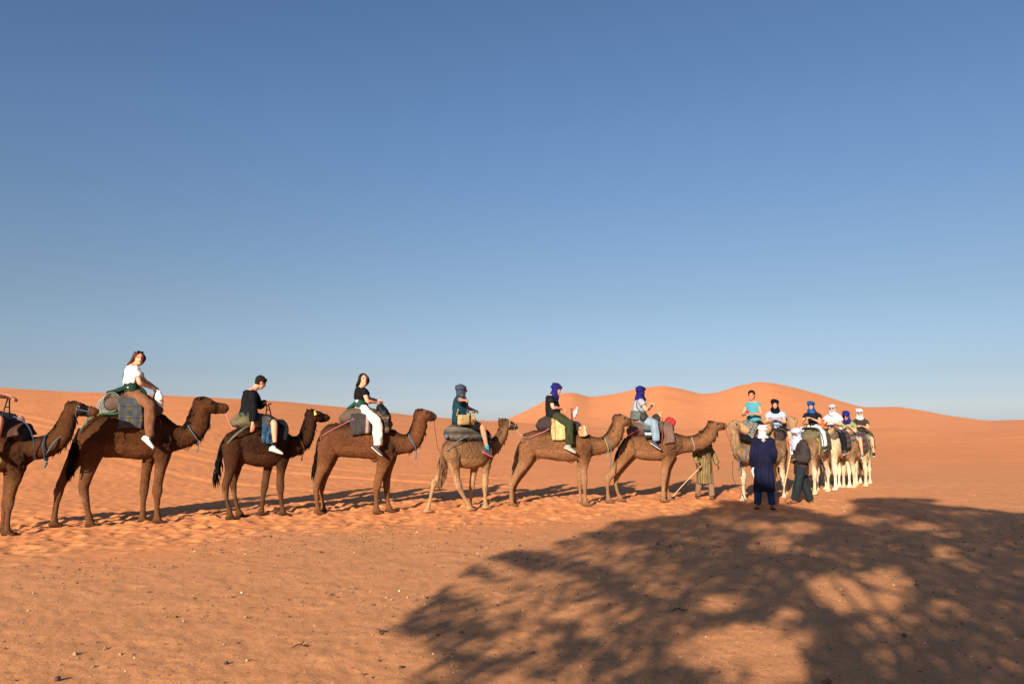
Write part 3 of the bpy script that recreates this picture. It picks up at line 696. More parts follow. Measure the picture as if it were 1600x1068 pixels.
    def cl(name, geo, mat, vox=.011, amp=.006, sc=(13, 13, 8), sm=2):
        m_ = remesh(geo, name, vox, sm); wrinkle(m_, amp, sc, seed)
        return sub(name, m_, mat, body)
    # upper garment
    if 'top' in style:
        g = Geo(); e = style.get('tope', .014); lo = style.get('toplow', -.02); q_ = ch - pel
        g.tube([(pel + q_ * lo, .158 * k * W + e, .118 * k * fat + e), (pel + q_ * .2, .15 * k * W + e, .112 * k * fat + e), (pel.lerp(ch, .42), .138 * k * W + e, .108 * k * fat + e), (pel.lerp(ch, .7), .152 * k * W + e, .117 * k + e), (pel.lerp(ch, .93), .165 * k * W + e, .098 * k + e), (ch + q_.normalized() * .035, .10 * k * W + e, .066 * k + e)], lat=lat, seg=22, cap=.3)
        for s_, n in ((1, 'L'), (-1, 'R')):
            sh, elb, wr = J['sh' + n], J['el' + n], J['wr' + n]; sl_ = style.get('sleeve', .55); e2 = e + style.get('loose', .008)
            pts = [(sh - sh_ax * s_ * .05, .05 * k + e, .056 * k + e)]
            if sl_ > 0:
                pts.append((sh.lerp(elb, .12), .05 * k + e, .054 * k + e)); pts.append((sh.lerp(elb, .4), .046 * k + e2, .05 * k + e2)); f = min(sl_, 1.0)
                pts.append((sh.lerp(elb, max(f, .45)), .044 * k + e2, .046 * k + e2))
                if sl_ > 1.0: pts += [(elb.lerp(wr, .3 * (sl_ - 1)), .042 * k + e2, .042 * k + e2), (elb.lerp(wr, .92 * (sl_ - 1)), .032 * k + e2, .03 * k + e2)]
            else: pts.append((sh - sh_ax * s_ * .01, .055 * k + e, .06 * k + e))
            ax = (elb - sh).cross(wr - elb); ax = tuple(ax.normalized()) if ax.length > 1e-4 else (0, 0, 1)
            g.tube(pts, lat=ax, seg=14, cap=.15)
        if style.get('collar'): g.tube([(nb, .085 * k, .075 * k), (nb.lerp(C, .42), .072 * k, .07 * k)], lat=lat, seg=14, cap=.2)
        if style.get('hood'): g.ball(nb - (V(F.x, F.y, 0).normalized()) * .06 * k - V(0, 0, .01), (.065 * k, .11 * k, .05 * k), (V(1, 0, 0), V(0, 1, 0), V(0, 0, 1)))
        cl(style.get('topname', 'shirt'), g, style['top'], .011, style.get('topamp', .011))
    if 'legs' in style:
        g = Geo(); e = .012; cut = style.get('legcut', 1.0); fl = style.get('flare', .02)
        g.tube([(pel - (ch - pel) * .14, .12 * k * W + e, .10 * k + e), (pel + (ch - pel) * .02, .16 * k * W + e, .12 * k * fat + e), (pel + (ch - pel) * .22, .142 * k * W + e, .108 * k * fat + e)], lat=lat, seg=20, cap=.4)
        for s_, n in ((1, 'L'), (-1, 'R')):
            hip, kn, an = J['hip' + n], J['kn' + n], J['an' + n]
            pts = [(hip, .092 * k + e, .099 * k + e), (hip.lerp(kn, .45), .08 * k + e + fl * .4, .082 * k + e + fl * .4), (hip.lerp(kn, .85), .06 * k + e + fl * .5, .064 * k + e + fl * .5)]
            if cut > .5:
                f = (cut - .5) * 2; pts += [(kn, .058 * k + e + fl * .5, .06 * k + e + fl * .5), (kn.lerp(an, .35 * f), .054 * k + e + fl * .8, .058 * k + e + fl * .8), (kn.lerp(an, .97 * f), .04 * k + e + fl, .042 * k + e + fl)]
            g.tube(pts, lat=tuple(hip_ax), seg=18, cap=.3)
        cl('trousers' if cut > .5 else 'shorts', g, style['legs'], .012, .014, (12, 12, 8))
    # shoes and socks
    for n in ('L', 'R'):
        an, toe = J['an' + n], J['toe' + n]; d = (toe - an); d.z *= .6; d.normalize(); lt = tuple(V(0, 0, 1).cross(d).normalized()); upn = d.cross(Vector(lt)) * -1; upn = upn if upn.z > 0 else -upn
        if style.get('sock'):
            g = Geo(); kn = J['kn' + n]; g.tube([(an.lerp(kn, .16), .043 * k, .045 * k), (an, .039 * k, .041 * k), (an - upn * .04, .035 * k, .045 * k)], lat=lt, seg=12, cap=.2); sub('sock', g.mesh('sock'), style['sock'], body)
        if style.get('shoe'):
            g = Geo(); b_ = an - upn * .062 * k
            g.tube([(an - upn * .01 - d * .012, .044 * k, .046 * k), (an - upn * .045 * k - d * .01, .04 * k, .052 * k)], lat=lt, seg=12, cap=.2)
            g.tube([(b_ - d * .055 * k, .037 * k, .036 * k), (b_ + d * .01 * k, .04 * k, .038 * k), (b_ + d * .09 * k - upn * .006, .047 * k, .03 * k), (b_ + d * .165 * k - upn * .014, .04 * k, .02 * k)], lat=lt, seg=14, cap=.8)
            sh_ = cl('shoe', g, style['shoe'], .009, .001)
            g = Geo(); g.tube([(b_ - d * .07 * k - upn * .036 * k, .04 * k, .012 * k), (b_ + d * .09 * k - upn * .036 * k, .05 * k, .011 * k), (b_ + d * .18 * k - upn * .03 * k, .036 * k, .010 * k)], lat=lt, seg=14)
            sub('sole', g.mesh('sole'), style.get('sole', M_WHITE), body)
        elif style.get('sandal'):
            g = Geo(); b_ = an - V(0, 0, .088) * k; g.tube([(b_ - d * .06 * k, .04 * k, .009), (b_ + d * .06 * k, .046 * k, .009), (b_ + d * .19 * k, .04 * k, .008)], lat=lt, seg=12)
            g.tube([(b_ + d * .08 * k + Vector(lt) * .045, .012, .006), (b_ + d * .08 * k + V(0, 0, .055), .02, .006), (b_ + d * .08 * k - Vector(lt) * .045, .012, .006)], lat=tuple(d), seg=8); sub('sandal', g.mesh('sandal'), style['sandal'], body)
    # hair
    hs = style.get('hair')
    if hs:
        g = Geo(); g.ball(C - F * .024 * hk + U * .036 * hk, (.103 * hk, .087 * hk, .097 * hk), (F, L, U), 20, 14)
        if hs == 'long':
            sw = style.get('sweep', V(0, 0, 0)); b0 = C - F * .06 * hk
            g.tube([(b0 + U * .05, .085 * hk, .06 * hk), (b0 - U * .04 - F * .02, .082 * hk, .055 * hk), (b0 - U * .14 - F * .045 + sw * .35, .075 * hk, .04 * hk), (b0 - U * .27 - F * .075 + sw * .8, .058 * hk, .03 * hk), (b0 - U * .36 - F * .085 + sw, .03 * hk, .018 * hk)], lat=tuple(L), seg=16)
            for s_ in (-1, 1): g.tube([(C + L * s_ * .07 * hk + U * .06 * hk, .03, .03), (C + L * s_ * .086 * hk - U * .02, .022, .04), (C + L * s_ * .08 * hk - U * .1 - F * .04 + sw * .3, .02, .03), (C + L * s_ * .05 * hk - U * (.12 if sw.length else .24) - F * .06 + sw * .6, .012, .02)], lat=tuple(F), seg=10)
        if hs == 'short':
            g.ball(C - F * .045 * hk - U * .02 * hk, (.065 * hk, .08 * hk, .07 * hk), (F, L, U)); g.ball(C + F * .035 * hk + U * .088 * hk, (.05 * hk, .065 * hk, .028 * hk), (F, L, U))
        if hs == 'bun': g.ball(C - F * .05 * hk + U * .10 * hk, .045 * hk)
        cl('hair', g, hair_mat('hair_%s' % (style.get('hairname', 'black')), np.array(style.get('haircol', (.012, .009, .008)))), .009, .006, (40, 40, 12), 1)
    if style.get('shades'):      # sunglasses, on the eyes or pushed up on the hair
        z = .004 if style['shades'] == 'on' else .105; f0 = .088 if style['shades'] == 'on' else .05; g = Geo()
        for s_ in (-1, 1):
            g.ball(C + F * (f0 + .012) * hk + L * s_ * .034 * hk + U * z * hk, (.009, .029 * hk, .02 * hk), (F, L, U), 12, 8)
            g.tube([(C + F * f0 * hk + L * s_ * .062 * hk + U * (z + .006) * hk, .004, .004), (C - F * .01 * hk + L * s_ * .088 * hk + U * (z + .004) * hk, .004, .004)], seg=6)
        g.tube([(C + F * (f0 + .014) * hk + L * .02 * hk + U * (z + .006) * hk, .004, .004), (C + F * (f0 + .014) * hk - L * .02 * hk + U * (z + .006) * hk, .004, .004)], lat=(0, 0, 1), seg=6)
        sub('sunglasses', g.mesh('sunglasses'), M_BLACKGLOSS, body)
    sc_ = style.get('scarf')
    if sc_:
        o = style.get('scarfopt', {}); g = Geo(); g.ball(C - F * .026 * hk + U * .036 * hk, (.11 * hk, .096 * hk, .094 * hk), (F, L, U), 20, 14)
        def loop(cen, a, b_, r1, r2, tilt=0.0, til2=0.0, n=14):
            q = []
            for i in range(n):
                t = 2 * math.pi * i / n; q.append((cen + F * a * math.cos(t) + L * b_ * math.sin(t) + U * (tilt * math.cos(t) + til2 * math.sin(t)), r1, r2))
            g.tube(q, lat=tuple(U), seg=10, closed=True, sub=2)
        bulk = o.get('bulk', 1.0)
        loop(C + U * .046 * hk - F * .02 * hk, .108 * hk, .094 * hk, .026 * bulk, .024 * bulk, .016, .010)
        loop(C + U * .072 * hk - F * .026 * hk, .098 * hk, .09 * hk, .030 * bulk, .026 * bulk, -.010, -.016)
        loop(C + U * .04 * hk - F * .022 * hk, .1 * hk, .086 * hk, .018 * bulk, .016 * bulk, .03, -.006)
        loop(C + U * .086 * hk - F * .03 * hk, .062 * hk, .058 * hk, .030 * bulk, .024 * bulk, .006, .01)
        # sides and back of the head down to the neck
        for s_ in (-1, 1): g.tube([(C + L * s_ * .078 * hk + U * .03 * hk - F * .025, .010, .035), (C + L * s_ * .08 * hk - U * .04 * hk - F * .02, .010, .04), (C + L * s_ * .062 * hk - U * .115 * hk - F * .0, .018, .05)], lat=tuple(L), seg=12)
        g.tube([(C - F * .075 * hk + U * .03 * hk, .06 * hk, .03), (C - F * .07 * hk - U * .06 * hk, .07 * hk, .036), (C - F * .05 * hk - U * .115 * hk, .068 * hk, .042)], lat=tuple(L), seg=14)
        nc = C - U * .135 * hk - F * .005
        loop(nc, .075 * hk, .078 * hk, .034, .028, -.012, .008); loop(nc - U * .035, .092 * hk, .10 * hk, .032, .026, -.024, -.010)
        if o.get('mouth'): loop(C - U * .07 * hk + F * .012, .082 * hk, .075 * hk, .035, .014, 0, 0); g.tube([(C + F * .085 * hk - U * .03 * hk, .055, .014), (C + F * .08 * hk - U * .12 * hk, .06, .02)], lat=tuple(L), seg=12)
        for tl in o.get('tails', []):       # hanging ends: lists of (F, L, U) offsets and a width
            g.tube([(C + F * a * k + L * b_ * k + U * c_ * k, w_ * k, w_ * k * .42) for a, b_, c_, w_ in tl], lat=tuple(o.get('taillat', L)), seg=12)
        cl('headscarf', g, sc_, .009, .006, (34, 34, 20), 2)
    return body
def M_simple(name, c, rough=.5, spec=.4, metal=0.0):
    m, t, b = newmat(name, rough, spec); c = lin(c); n = N(t, 'TexNoise', Scale=20.0, Detail=3.0); t.links.new(coords(t), n.inputs[0])
    t.links.new(ramp(t, n.outputs[0], [(.3, tuple(v * .8 for v in c)), (.7, tuple(min(1, v * 1.15) for v in c))]), b.inputs['Base Color']); b.inputs['Metallic'].default_value = metal; return m
M_WHITE = M_simple('white_rubber', (200, 197, 190)); M_BLACKGLOSS = M_simple('black_gloss', (12, 12, 14), .15, .6); M_BLACKR = M_simple('black_rubber', (28, 28, 30), .7)
M_STEEL = M_simple('dull_steel', (120, 116, 112), .4, .5, .8); M_RUST = M_simple('painted_red_iron', (120, 50, 38), .6); M_WOOD = M_simple('pale_wood', (205, 172, 128), .7); M_BLKIRON = M_simple('black_iron', (30, 29, 30), .5, .4, .4)

def tube_obj(pts, r, name, lat=(0, 0, 1), seg=8, sub=5, flat=1.0):
    return Geo().tube([(p, r, r * flat) for p in pts], lat=lat, seg=seg, sub=sub).mesh(name)
def rope_mat(name, c, c2):
    if name in _mats: return _mats[name]
    m, t, b = newmat(name, .8, .2, .1); wv = N(t, 'TexWave', Scale=22.0, Distortion=2.0); t.links.new(coords(t, (1, 1, 1), (.4, .5, .3)), wv.inputs[0])
    t.links.new(ramp(t, wv.outputs['Fac'], [(.35, lin(c)), (.6, lin(c2))]), b.inputs['Base Color']); _mats[name] = m; return m

# ------------------------------------------------------------------ saddles
def drape(x0, x1, ztop, zbot, hw, slant=0.0, th=.022, nj=34, seed=0, xshift=0.0, top_hw=None):
    """a blanket hung over the hump: x0..x1 along the camel, down to zbot on both sides"""
    ni = 16; P = []; prof = []
    tw = hw * .55 if top_hw is None else top_hw
    # outline from the bottom on the right, over the top, to the bottom on the left
    H_ = ztop - zbot; d1, d2 = min(.17, H_ * .55), min(.07, H_ * .3)
    pts = [(-(hw + .035), zbot), (-(hw + .03), zbot + (ztop - zbot) * .35), (-(hw + .015), ztop - d1), (-hw * .86, ztop - d2), (-hw * .5, ztop - .012), (0, ztop), (hw * .5, ztop - .012), (hw * .86, ztop - d2), (hw + .015, ztop - d1), (hw + .03, zbot + (ztop - zbot) * .35), (hw + .035, zbot)]
    pts = np.array(pts); s = np.concatenate([[0], np.cumsum(np.linalg.norm(np.diff(pts, axis=0), axis=1))]); s /= s[-1]; u = np.linspace(0, 1, nj)
    yy, zz = np.interp(u, s, pts[:, 0]), np.interp(u, s, pts[:, 1]); k = np.array([.25, .5, .25])
    for _ in range(3): yy[1:-1] = np.convolve(yy, k, 'valid'); zz[1:-1] = np.convolve(zz, k, 'valid')
    for i in range(ni):
        f = i / (ni - 1); x = x0 + (x1 - x0) * f; row = []
        for j in range(nj):
            hang = np.clip((ztop - zz[j]) / (ztop - zbot), 0, 1); wob = .02 * math.sin(f * 9 + seed + 2 * hang) * hang
            row.append((x + slant * hang + .012 * math.sin(7 * hang + seed), yy[j] * (1 + .0) + math.copysign(wob, yy[j]), zz[j] + slant * 0 - .02 * hang * math.sin(f * 3.1 + seed)))
        P.append(row)
    return Geo().sheet(P, th).mesh('blanket')
def saddle(fr, sec, label, pad, blankets, handle, padmat, straps=(), rolls=(), seed=0, scale=1.0, hmat=None):
    """pad: chain (x, z, h) in the frame's axes; blankets: (x0, x1, ztop, zbot, hw, mat, slant, name)"""
    xm = pad[len(pad) // 2]; root = thing('saddle', label, 'saddle', fr, 'saddles of the caravan', base=(xm[0], 0, xm[1]))
    g = Geo(); n = len(pad)
    g.tube([((x, 0, z), float(np.interp(i / (n - 1), [0, .2, .5, .8, 1], [.15, .25, .275, .26, .17])) * scale, h / 2) for i, (x, z, h) in enumerate(pad)], seg=26, cap=.6)
    me = remesh(g, 'saddle_pad', .016, 3); wrinkle(me, .012, (9, 9, 9), seed); part('saddle_pad', me, padmat, root)
    for (x0, x1, zt, zb, hw, mat, slant, nm) in blankets:
        part(nm, drape(x0, x1, zt, zb, hw, slant, seed=seed), mat, root)
    if handle:
        hb, ht, wd = handle; g = Geo(); r = .011
        for s_ in (-1, 1): g.tube([(hb + V(0, .13 * s_, -.05), r, r), (hb.lerp(ht, .5) + V(0, .07 * s_, 0), r, r), (ht + V(0, .03 * s_, -.01), r, r)], seg=8)
        g.tube([(ht + V(0, -wd, 0), r * 1.25, r * 1.25), (ht, r * 1.1, r * 1.1), (ht + V(0, wd, 0), r * 1.25, r * 1.25)], lat=(0, 0, 1), seg=10)
        g.tube([(hb.lerp(ht, .45) + V(0, -.08, 0), r * .8, r * .8), (hb.lerp(ht, .45) + V(0, .08, 0), r * .8, r * .8)], lat=(0, 0, 1), seg=8)
        part('handle', g.mesh('handle'), hmat or M_BLKIRON, root)
    for (pts, r, mat, nm) in straps: part(nm, tube_obj(pts, r * .72, nm, flat=.6), mat, root)
    for (a, b_, r, mat, nm) in rolls:
        g = Geo().tube([(a, r, r), (a.lerp(b_, .5), r * 1.05, r * 1.02), (b_, r, r)], lat=(1, 0, 0), seg=16, cap=.35); me = remesh(g, nm, .013, 1); wrinkle(me, .01, (14, 14, 14), seed + 2); part(nm, me, mat, root)
    return root

# ------------------------------------------------------------------ riders
def P3(*a): return Vector(a)
def seated(fr, lab, style, px=None, face=(1, 0, 0), up=(0, 0, 1), pel=None, k=1.0, seed=0, mods=None, cat='person', lats=None):
    """px: joints measured in the picture; whatever is missing follows from the pelvis"""
    px = px or {}; J = {}; lt = {'head': 0, 'chest': 0, 'pelvis': 0, 'shR': -.17, 'elR': -.24, 'wrR': -.12, 'shL': .17, 'elL': .24, 'wrL': .1, 'knR': -.36, 'anR': -.42, 'toeR': -.45, 'knL': .36, 'anL': .42, 'toeL': .45, 'hipR': -.1, 'hipL': .1}
    if lats: lt.update(lats)
    g = {n: fr.p(v[0], v[1], lt[n]) for n, v in px.items()}
    if 'pelvis' not in g: g['pelvis'] = Vector(pel)
    p = g['pelvis']; ch = g.get('chest', p + P3(.05, 0, .46 * k)); hd = g.get('head', ch + P3(.04, 0, .235 * k)); g['chest'] = ch; g['head'] = hd
    # a rider's back has its length: keep the trace's lean, not its errors
    for s, n in ((1, 'L'), (-1, 'R')):
        o = 'R' if n == 'L' else 'L'
        def mir(j): return P3(g[j + o].x, -g[j + o].y, g[j + o].z) if j + o in g else None
        sh = g.get('sh' + n) or mir('sh') or ch + P3(0, .17 * s * k, -.045)
        el = g.get('el' + n) or mir('el') or sh + P3(.12, .07 * s, -.25 * k)
        wr = g.get('wr' + n) or mir('wr') or p + P3(.40, .08 * s, .25)
        kn = g.get('kn' + n) or mir('kn') or p + P3(.38 * k, .30 * s, -.13)
        an = g.get('an' + n) or mir('an') or kn + P3(-.02, .03 * s, -.42 * k)
        toe = g.get('toe' + n) or mir('toe') or an + P3(.2, .03 * s, -.08)
        J['sh' + n], J['el' + n], J['wr' + n], J['kn' + n], J['an' + n], J['toe' + n] = sh, el, wr, kn, an, toe
        J['hip' + n] = g.get('hip' + n) or p + P3(.04, .1 * s * k, -.03)
    J.update(pelvis=p, chest=ch, head=hd, face=V(*face), up=V(*up))
    if mods: J.update(mods)
    root = thing('person', lab, cat, fr, 'people on and beside the camels', base=(p.x, 0, p.z - .11))
    body = build_person(root, J, style, k, seed); root['_'] = 0
    return root, body, J
def collar(root, ctr, r_lat, r_ax, tn, mat, name='neck_rope', r=.013, knot=True, drop=.16):
    """a rope tied round the neck with a knot and a loose end below"""
    r *= .68
    ctr = Vector(ctr); tn = Vector(tn).normalized(); a = V(0, 1, 0); b = tn.cross(a).normalized(); g = Geo(); q = []
    for i in range(18):
        t = 2 * math.pi * i / 18; q.append((ctr + a * r_lat * math.cos(t) + b * r_ax * math.sin(t) + tn * .02 * math.sin(2 * t), r, r))
    g.tube(q, lat=tuple(tn), closed=True, sub=2, seg=8)
    if knot:
        bt = ctr + (b if b.z < 0 else -b) * r_ax; g.ball(bt, .03)
        g.tube([(bt, r, r), (bt + V(.02, .01, -drop * .5), r, r), (bt + V(.0, -.01, -drop), r * 1.4, r * 1.4)], lat=(0, 1, 0), seg=8)
    return part(name, g.mesh(name), mat, root)
def rope_thing(pts, r, label, mat, cat='rope', name='lead_rope', group='lead ropes between the camels', seg=6):
    pts = [Vector(p) for p in pts]; o0 = pts[0]; g = Geo().tube([(p - o0, r, r) for p in pts], lat=(0, 0, 1), seg=seg, sub=6)
    o = link(name, g.mesh(name), mat, None, o0); return tagged(o, label, cat, group)
R_PINK = rope_mat('rope_pink', (176, 80, 98), (198, 124, 134)); R_BLUE = rope_mat('rope_blue', (84, 112, 122), (48, 70, 84)); R_GREY = rope_mat('rope_grey', (150, 150, 140), (104, 108, 104))
R_BROWN = rope_mat('rope_brown', (96, 62, 40), (60, 40, 28)); R_GREEN = rope_mat('rope_green', (50, 120, 84), (30, 80, 58)); R_YEL = rope_mat('rope_yellow', (164, 148, 70), (110, 100, 54)); R_BB = rope_mat('rope_bright_blue', (44, 84, 120), (28, 52, 80)); R_RED = rope_mat('rope_red', (132, 46, 48), (88, 30, 34))
PADG = cloth('pad_grey_brown', (112, 92, 80), .95, (98, 80, 70), 70); PADD = cloth('pad_dark', (74, 62, 58), .95, (62, 52, 50), 70); PADO = cloth('pad_olive', (122, 112, 84), .95, (104, 98, 74), 60); PADS = pattern('pad_striped_grey', 'kilim', [(120, 112, 100), (84, 78, 72), (146, 136, 118)], .8)
def cz(rootfn, x): return rootfn(x)

C1 = Crop(0, 520, 1131 / 360); C2 = Crop(320, 560, 870 / 220); C3 = Crop(470, 560, 910 / 230); C4 = Crop(650, 580, 801 / 180)
C5 = Crop(780, 580, 1022 / 220); C6 = Crop(930, 580, 1068 / 220); C0 = Crop(0, 600, 684 / 160); C7 = Crop(1140, 590, 1214 / 250)
def frame_at(px, py, yaw, crop, back=0.0):
    G = ground_pt(px, py); y = math.radians(yaw); return Frame((G.x - math.cos(y) * back, G.y - math.sin(y) * back), y, crop)

# ---- camel at the left edge
f0 = frame_at(12, 835, 10, C0, .5)
raw0 = dict(y_hindR=-.17, y_hindL=.17, y_foreR=-.15, y_foreL=.15,
    torso=[(-345, 480, 100), (-300, 480, 190), (-230, 472, 235), (-150, 465, 262), (-60, 460, 275), (30, 452, 270), (100, 450, 235), (160, 442, 200), (205, 430, 160)],
    neck=[(170, 435, 175), (225, 428, 165), (285, 420, 158), (345, 400, 150), (398, 350, 142), (432, 290, 128), (455, 230, 110), (466, 190, 92)],
    head=[(455, 158, 88), (500, 160, 100), (548, 172, 84), (592, 176, 66), (625, 180, 60), (648, 182, 42)],
    hindR=[(-285, 540, 170), (-295, 640, 110), (-310, 720, 80), (-330, 780, 60), (-325, 860, 42), (-315, 940, 40), (-310, 990, 50)],
    hindL=[(-270, 560, 150), (-265, 650, 100), (-262, 720, 76), (-270, 780, 58), (-262, 860, 42), (-255, 930, 40), (-250, 975, 50)],
    foreR=[(110, 540, 130), (102, 600, 105), (85, 670, 82), (70, 740, 66), (62, 800, 62), (54, 870, 46), (48, 940, 44), (50, 985, 50)],
    foreL=[(80, 600, 100), (60, 670, 70), (45, 740, 56), (34, 800, 54), (26, 870, 42), (22, 930, 40), (18, 965, 46)],
    tail=[(-345, 470, 40), (-372, 540, 44), (-385, 640, 44), (-388, 720, 38), (-380, 790, 20)], pad=(60, 575, 30))
S0 = trace(f0, raw0); c0, hq0, sec0, na0 = camel(f0, S0, 'dark', 'dark brown camel cut off by the left edge, its nose at the next camel\'s rump', .98, 1)
pm = f0.p
saddle(f0, sec0, 'dark saddle with a crossbar handle on the camel at the left edge', [(pm(-230, 340).x, pm(-230, 340).z, .2), (pm(-120, 280).x, pm(-120, 280).z, .34), (pm(0, 275).x, pm(0, 275).z, .36), (pm(120, 320).x, pm(120, 320).z, .26), (pm(170, 370).x, pm(170, 370).z, .16)],
    [(pm(-170, 0).x, pm(20, 0).x, pm(0, 205).z, pm(0, 400).z, .30, pattern('blanket_navy_red', 'kilim', [(44, 42, 52), (60, 40, 44), (92, 84, 80)], .7), 0, 'blanket'),
     (pm(60, 0).x, pm(190, 0).x, pm(0, 262).z, pm(0, 345).z, .27, cloth('brown_flap', (92, 62, 50)), .03, 'flap')],
    (pm(40, 200), pm(58, 92), .16), PADD, [([pm(90, 215, -.2), pm(150, 240, -.26), pm(195, 290, -.28), pm(222, 360, -.24), pm(230, 430, -.2), pm(235, 500, -.1)], .014, R_BB, 'breast_strap')], seed=1)
collar(c0, pm(318, 418), .17, .19, (1, 0, -.1), R_BB, 'neck_rope', .016, True, .12)
collar(c0, pm(375, 405), .16, .19, (.8, 0, -.75), R_BLUE, 'halter_rope', .017, True, .14)
def halter(root, hq, mat, r=.0065, k=1.0):
    g = Geo()
    for f in (.30, .66):
        q = []
        for i in range(14):
            t = 2 * math.pi * i / 14; q.append((hq(f, .56 * math.sin(t) - .04, .088 * math.cos(t) * (1 - .25 * (f > .5))), r, r))
        g.tube(q, lat=(.8, 0, .2), closed=True, sub=2, seg=6)
    for s in (-1, 1): g.tube([(hq(.30, 0, s * .095), r, r), (hq(.66, -.1, s * .075), r, r)], seg=6); 
    g.tube([(hq(.66, -.55, 0), r, r), (hq(.6, -.9, .01), r * 1.2, r * 1.2), (hq(.63, -1.3, 0), r * 1.5, r * 1.5)], seg=6)
    part('halter', g.mesh('halter'), mat, root)
halter(c0, hq0, R_BLUE)
sk0 = dict(skin='mid', top=cloth('shirt_dark0', (40, 42, 50)), sleeve=.5, legs=cloth('shorts_navy0', (38, 42, 56)), legcut=.45, shoe=M_simple('shoe_neon', (196, 206, 60), .6), hair='short')
seated(f0, 'rider cut off by the left edge, bare arm on the handle, neon yellow shoe', sk0, dict(pelvis=(-190, 190), chest=(-185, 20), head=(-175, -75), knR=(-2, 235), anR=(-32, 440), toeR=(22, 505), wrR=(60, 88), elR=(-45, 72)), lats=dict(wrR=-.06, elR=-.24), seed=2)

# ---- first whole camel
f1 = frame_at(174, 820.5, 27, C1)
raw1 = dict(y_hindR=-.15, y_hindL=.17, y_foreR=-.13, y_foreL=.16,
    torso=[(392, 500, 84), (430, 505, 160), (480, 505, 206), (540, 500, 224), (600, 495, 240), (660, 490, 262), (720, 497, 255), (770, 505, 225), (815, 512, 190), (850, 512, 150)],
    neck=[(800, 505, 180), (850, 513, 146), (900, 510, 118), (940, 490, 112), (966, 455, 116), (978, 410, 112), (984, 372, 96)],
    head=[(962, 350, 72), (1000, 350, 82), (1038, 362, 70), (1070, 366, 56), (1100, 368, 50), (1114, 371, 36)],
    hindR=[(460, 530, 140), (452, 590, 118), (438, 650, 86), (424, 705, 64), (410, 765, 54), (418, 820, 38), (430, 880, 34), (438, 930, 38), (442, 948, 46)],
    hindL=[(410, 560, 110), (370, 620, 84), (332, 690, 62), (302, 745, 50), (286, 800, 38), (273, 870, 32), (266, 925, 36), (264, 950, 44)],
    foreR=[(805, 545, 118), (798, 605, 86), (786, 680, 58), (776, 740, 50), (772, 780, 50), (771, 830, 36), (771, 880, 34), (772, 925, 44)],
    foreL=[(750, 560, 90), (730, 620, 66), (718, 680, 52), (711, 735, 48), (707, 770, 46), (704, 820, 36), (702, 870, 36), (700, 912, 44)],
    tail=[(388, 468, 30), (374, 510, 34), (362, 560, 34), (352, 610, 32), (345, 660, 26), (338, 690, 12)], pad=(735, 615, 22))
S1 = trace(f1, raw1); c1, hq1, sec1, na1 = camel(f1, S1, 'dark', 'large dark brown camel ridden by the long-haired woman in a white top', 1.0, 3)
pm = f1.p
q = lambda x, y, lat=0: pm(x, y, lat)
plaid = pattern('blanket_plaid', 'plaid', [(78, 86, 104), (112, 104, 66), (90, 92, 84)])
saddle(f1, sec1, 'grey-brown bulging saddle with a blue and olive checked blanket', [(q(505, 375).x, q(505, 375).z, .16), (q(545, 352).x, q(545, 352).z, .32), (q(620, 350).x, q(620, 350).z, .36), (q(710, 355).x, q(710, 355).z, .36), (q(780, 385).x, q(780, 385).z, .22)],
    [(q(598, 0).x, q(712, 0).x, q(0, 300).z, q(0, 470).z, .31, plaid, .01, 'blanket')],
    (q(745, 345), q(768, 272), .14), PADG, [([q(700, 400, -.33), q(783, 420, -.31), q(788, 470, -.3)], .01, R_RED, 'girth'), ([q(600, 385, -.3), q(560, 395, -.28), q(470, 400, -.2), q(420, 440, -.16), q(395, 480, -.1)], .016, R_GREEN, 'rump_strap')],
    [(q(575, 312, -.16), q(575, 312, .16), .05, cloth('roll_dark', (62, 62, 58)), 'rolled_mat')], seed=3)
g = Geo()
for i in range(5):
    cc_ = q(520 + 7 * i, 355 - 4 * i, -.12 - .02 * i); g.tube([(cc_ + V(math.cos(t) * .13, .02 * math.sin(t), math.sin(t) * (.12 + .01 * i)), .008, .008) for t in np.linspace(0, 6.28, 14, endpoint=False)], lat=(0, 1, 0), closed=True, sub=2, seg=6)
part('rope_coil', g.mesh('coil'), R_GREY, [o for o in COL.objects if o.name.startswith('saddle') and o.get('category') == 'saddle'][-1])
collar(c1, q(945, 492), .15, .20, (.75, 0, .35), R_BLUE, 'neck_rope', .014, True, .14)
w1 = dict(skin='fair', top=cloth('top_white', (236, 234, 232), amt=.05), sleeve=.55, toplow=.22, legs=cloth('trousers_brown', (142, 96, 68), amt=.14), flare=.022, shoe=M_simple('shoe_white', (226, 224, 216), .6), sock=cloth('sock_grey', (84, 90, 100)), sweep=V(-.17, -.02, 0), hair='long', hairname='chestnut', haircol=(.085, .032, .018), shades='up')
J1 = dict(head=(681, 124), chest=(648, 175), pelvis=(645, 296), shR=(668, 178), elR=(686, 245), wrR=(738, 268), knR=(735, 352), anR=(735, 510), toeR=(775, 575), wrL=(756, 262), elL=(716, 240))
r1, b1, JJ = seated(f1, 'woman with long chestnut hair, white top and brown trousers, looking back at the camera', w1, J1, face=(.25, -1, -.06), seed=4, lats=dict(wrR=-.09))
g = Geo(); pe, chh = JJ['pelvis'], JJ['chest']       # green pullover tied round the waist
g.tube([(pe.lerp(chh, .05), .185, .145), (pe.lerp(chh, .25), .178, .135), (pe.lerp(chh, .42), .158, .122)], lat=(0, 1, 0), seg=22, cap=.2)
g.tube([(pe + V(-.08, 0, .08), .16, .06), (pe + V(-.22, 0, .03), .15, .05), (pe + V(-.36, 0, .0), .1, .035)], lat=(0, 1, 0), seg=14)
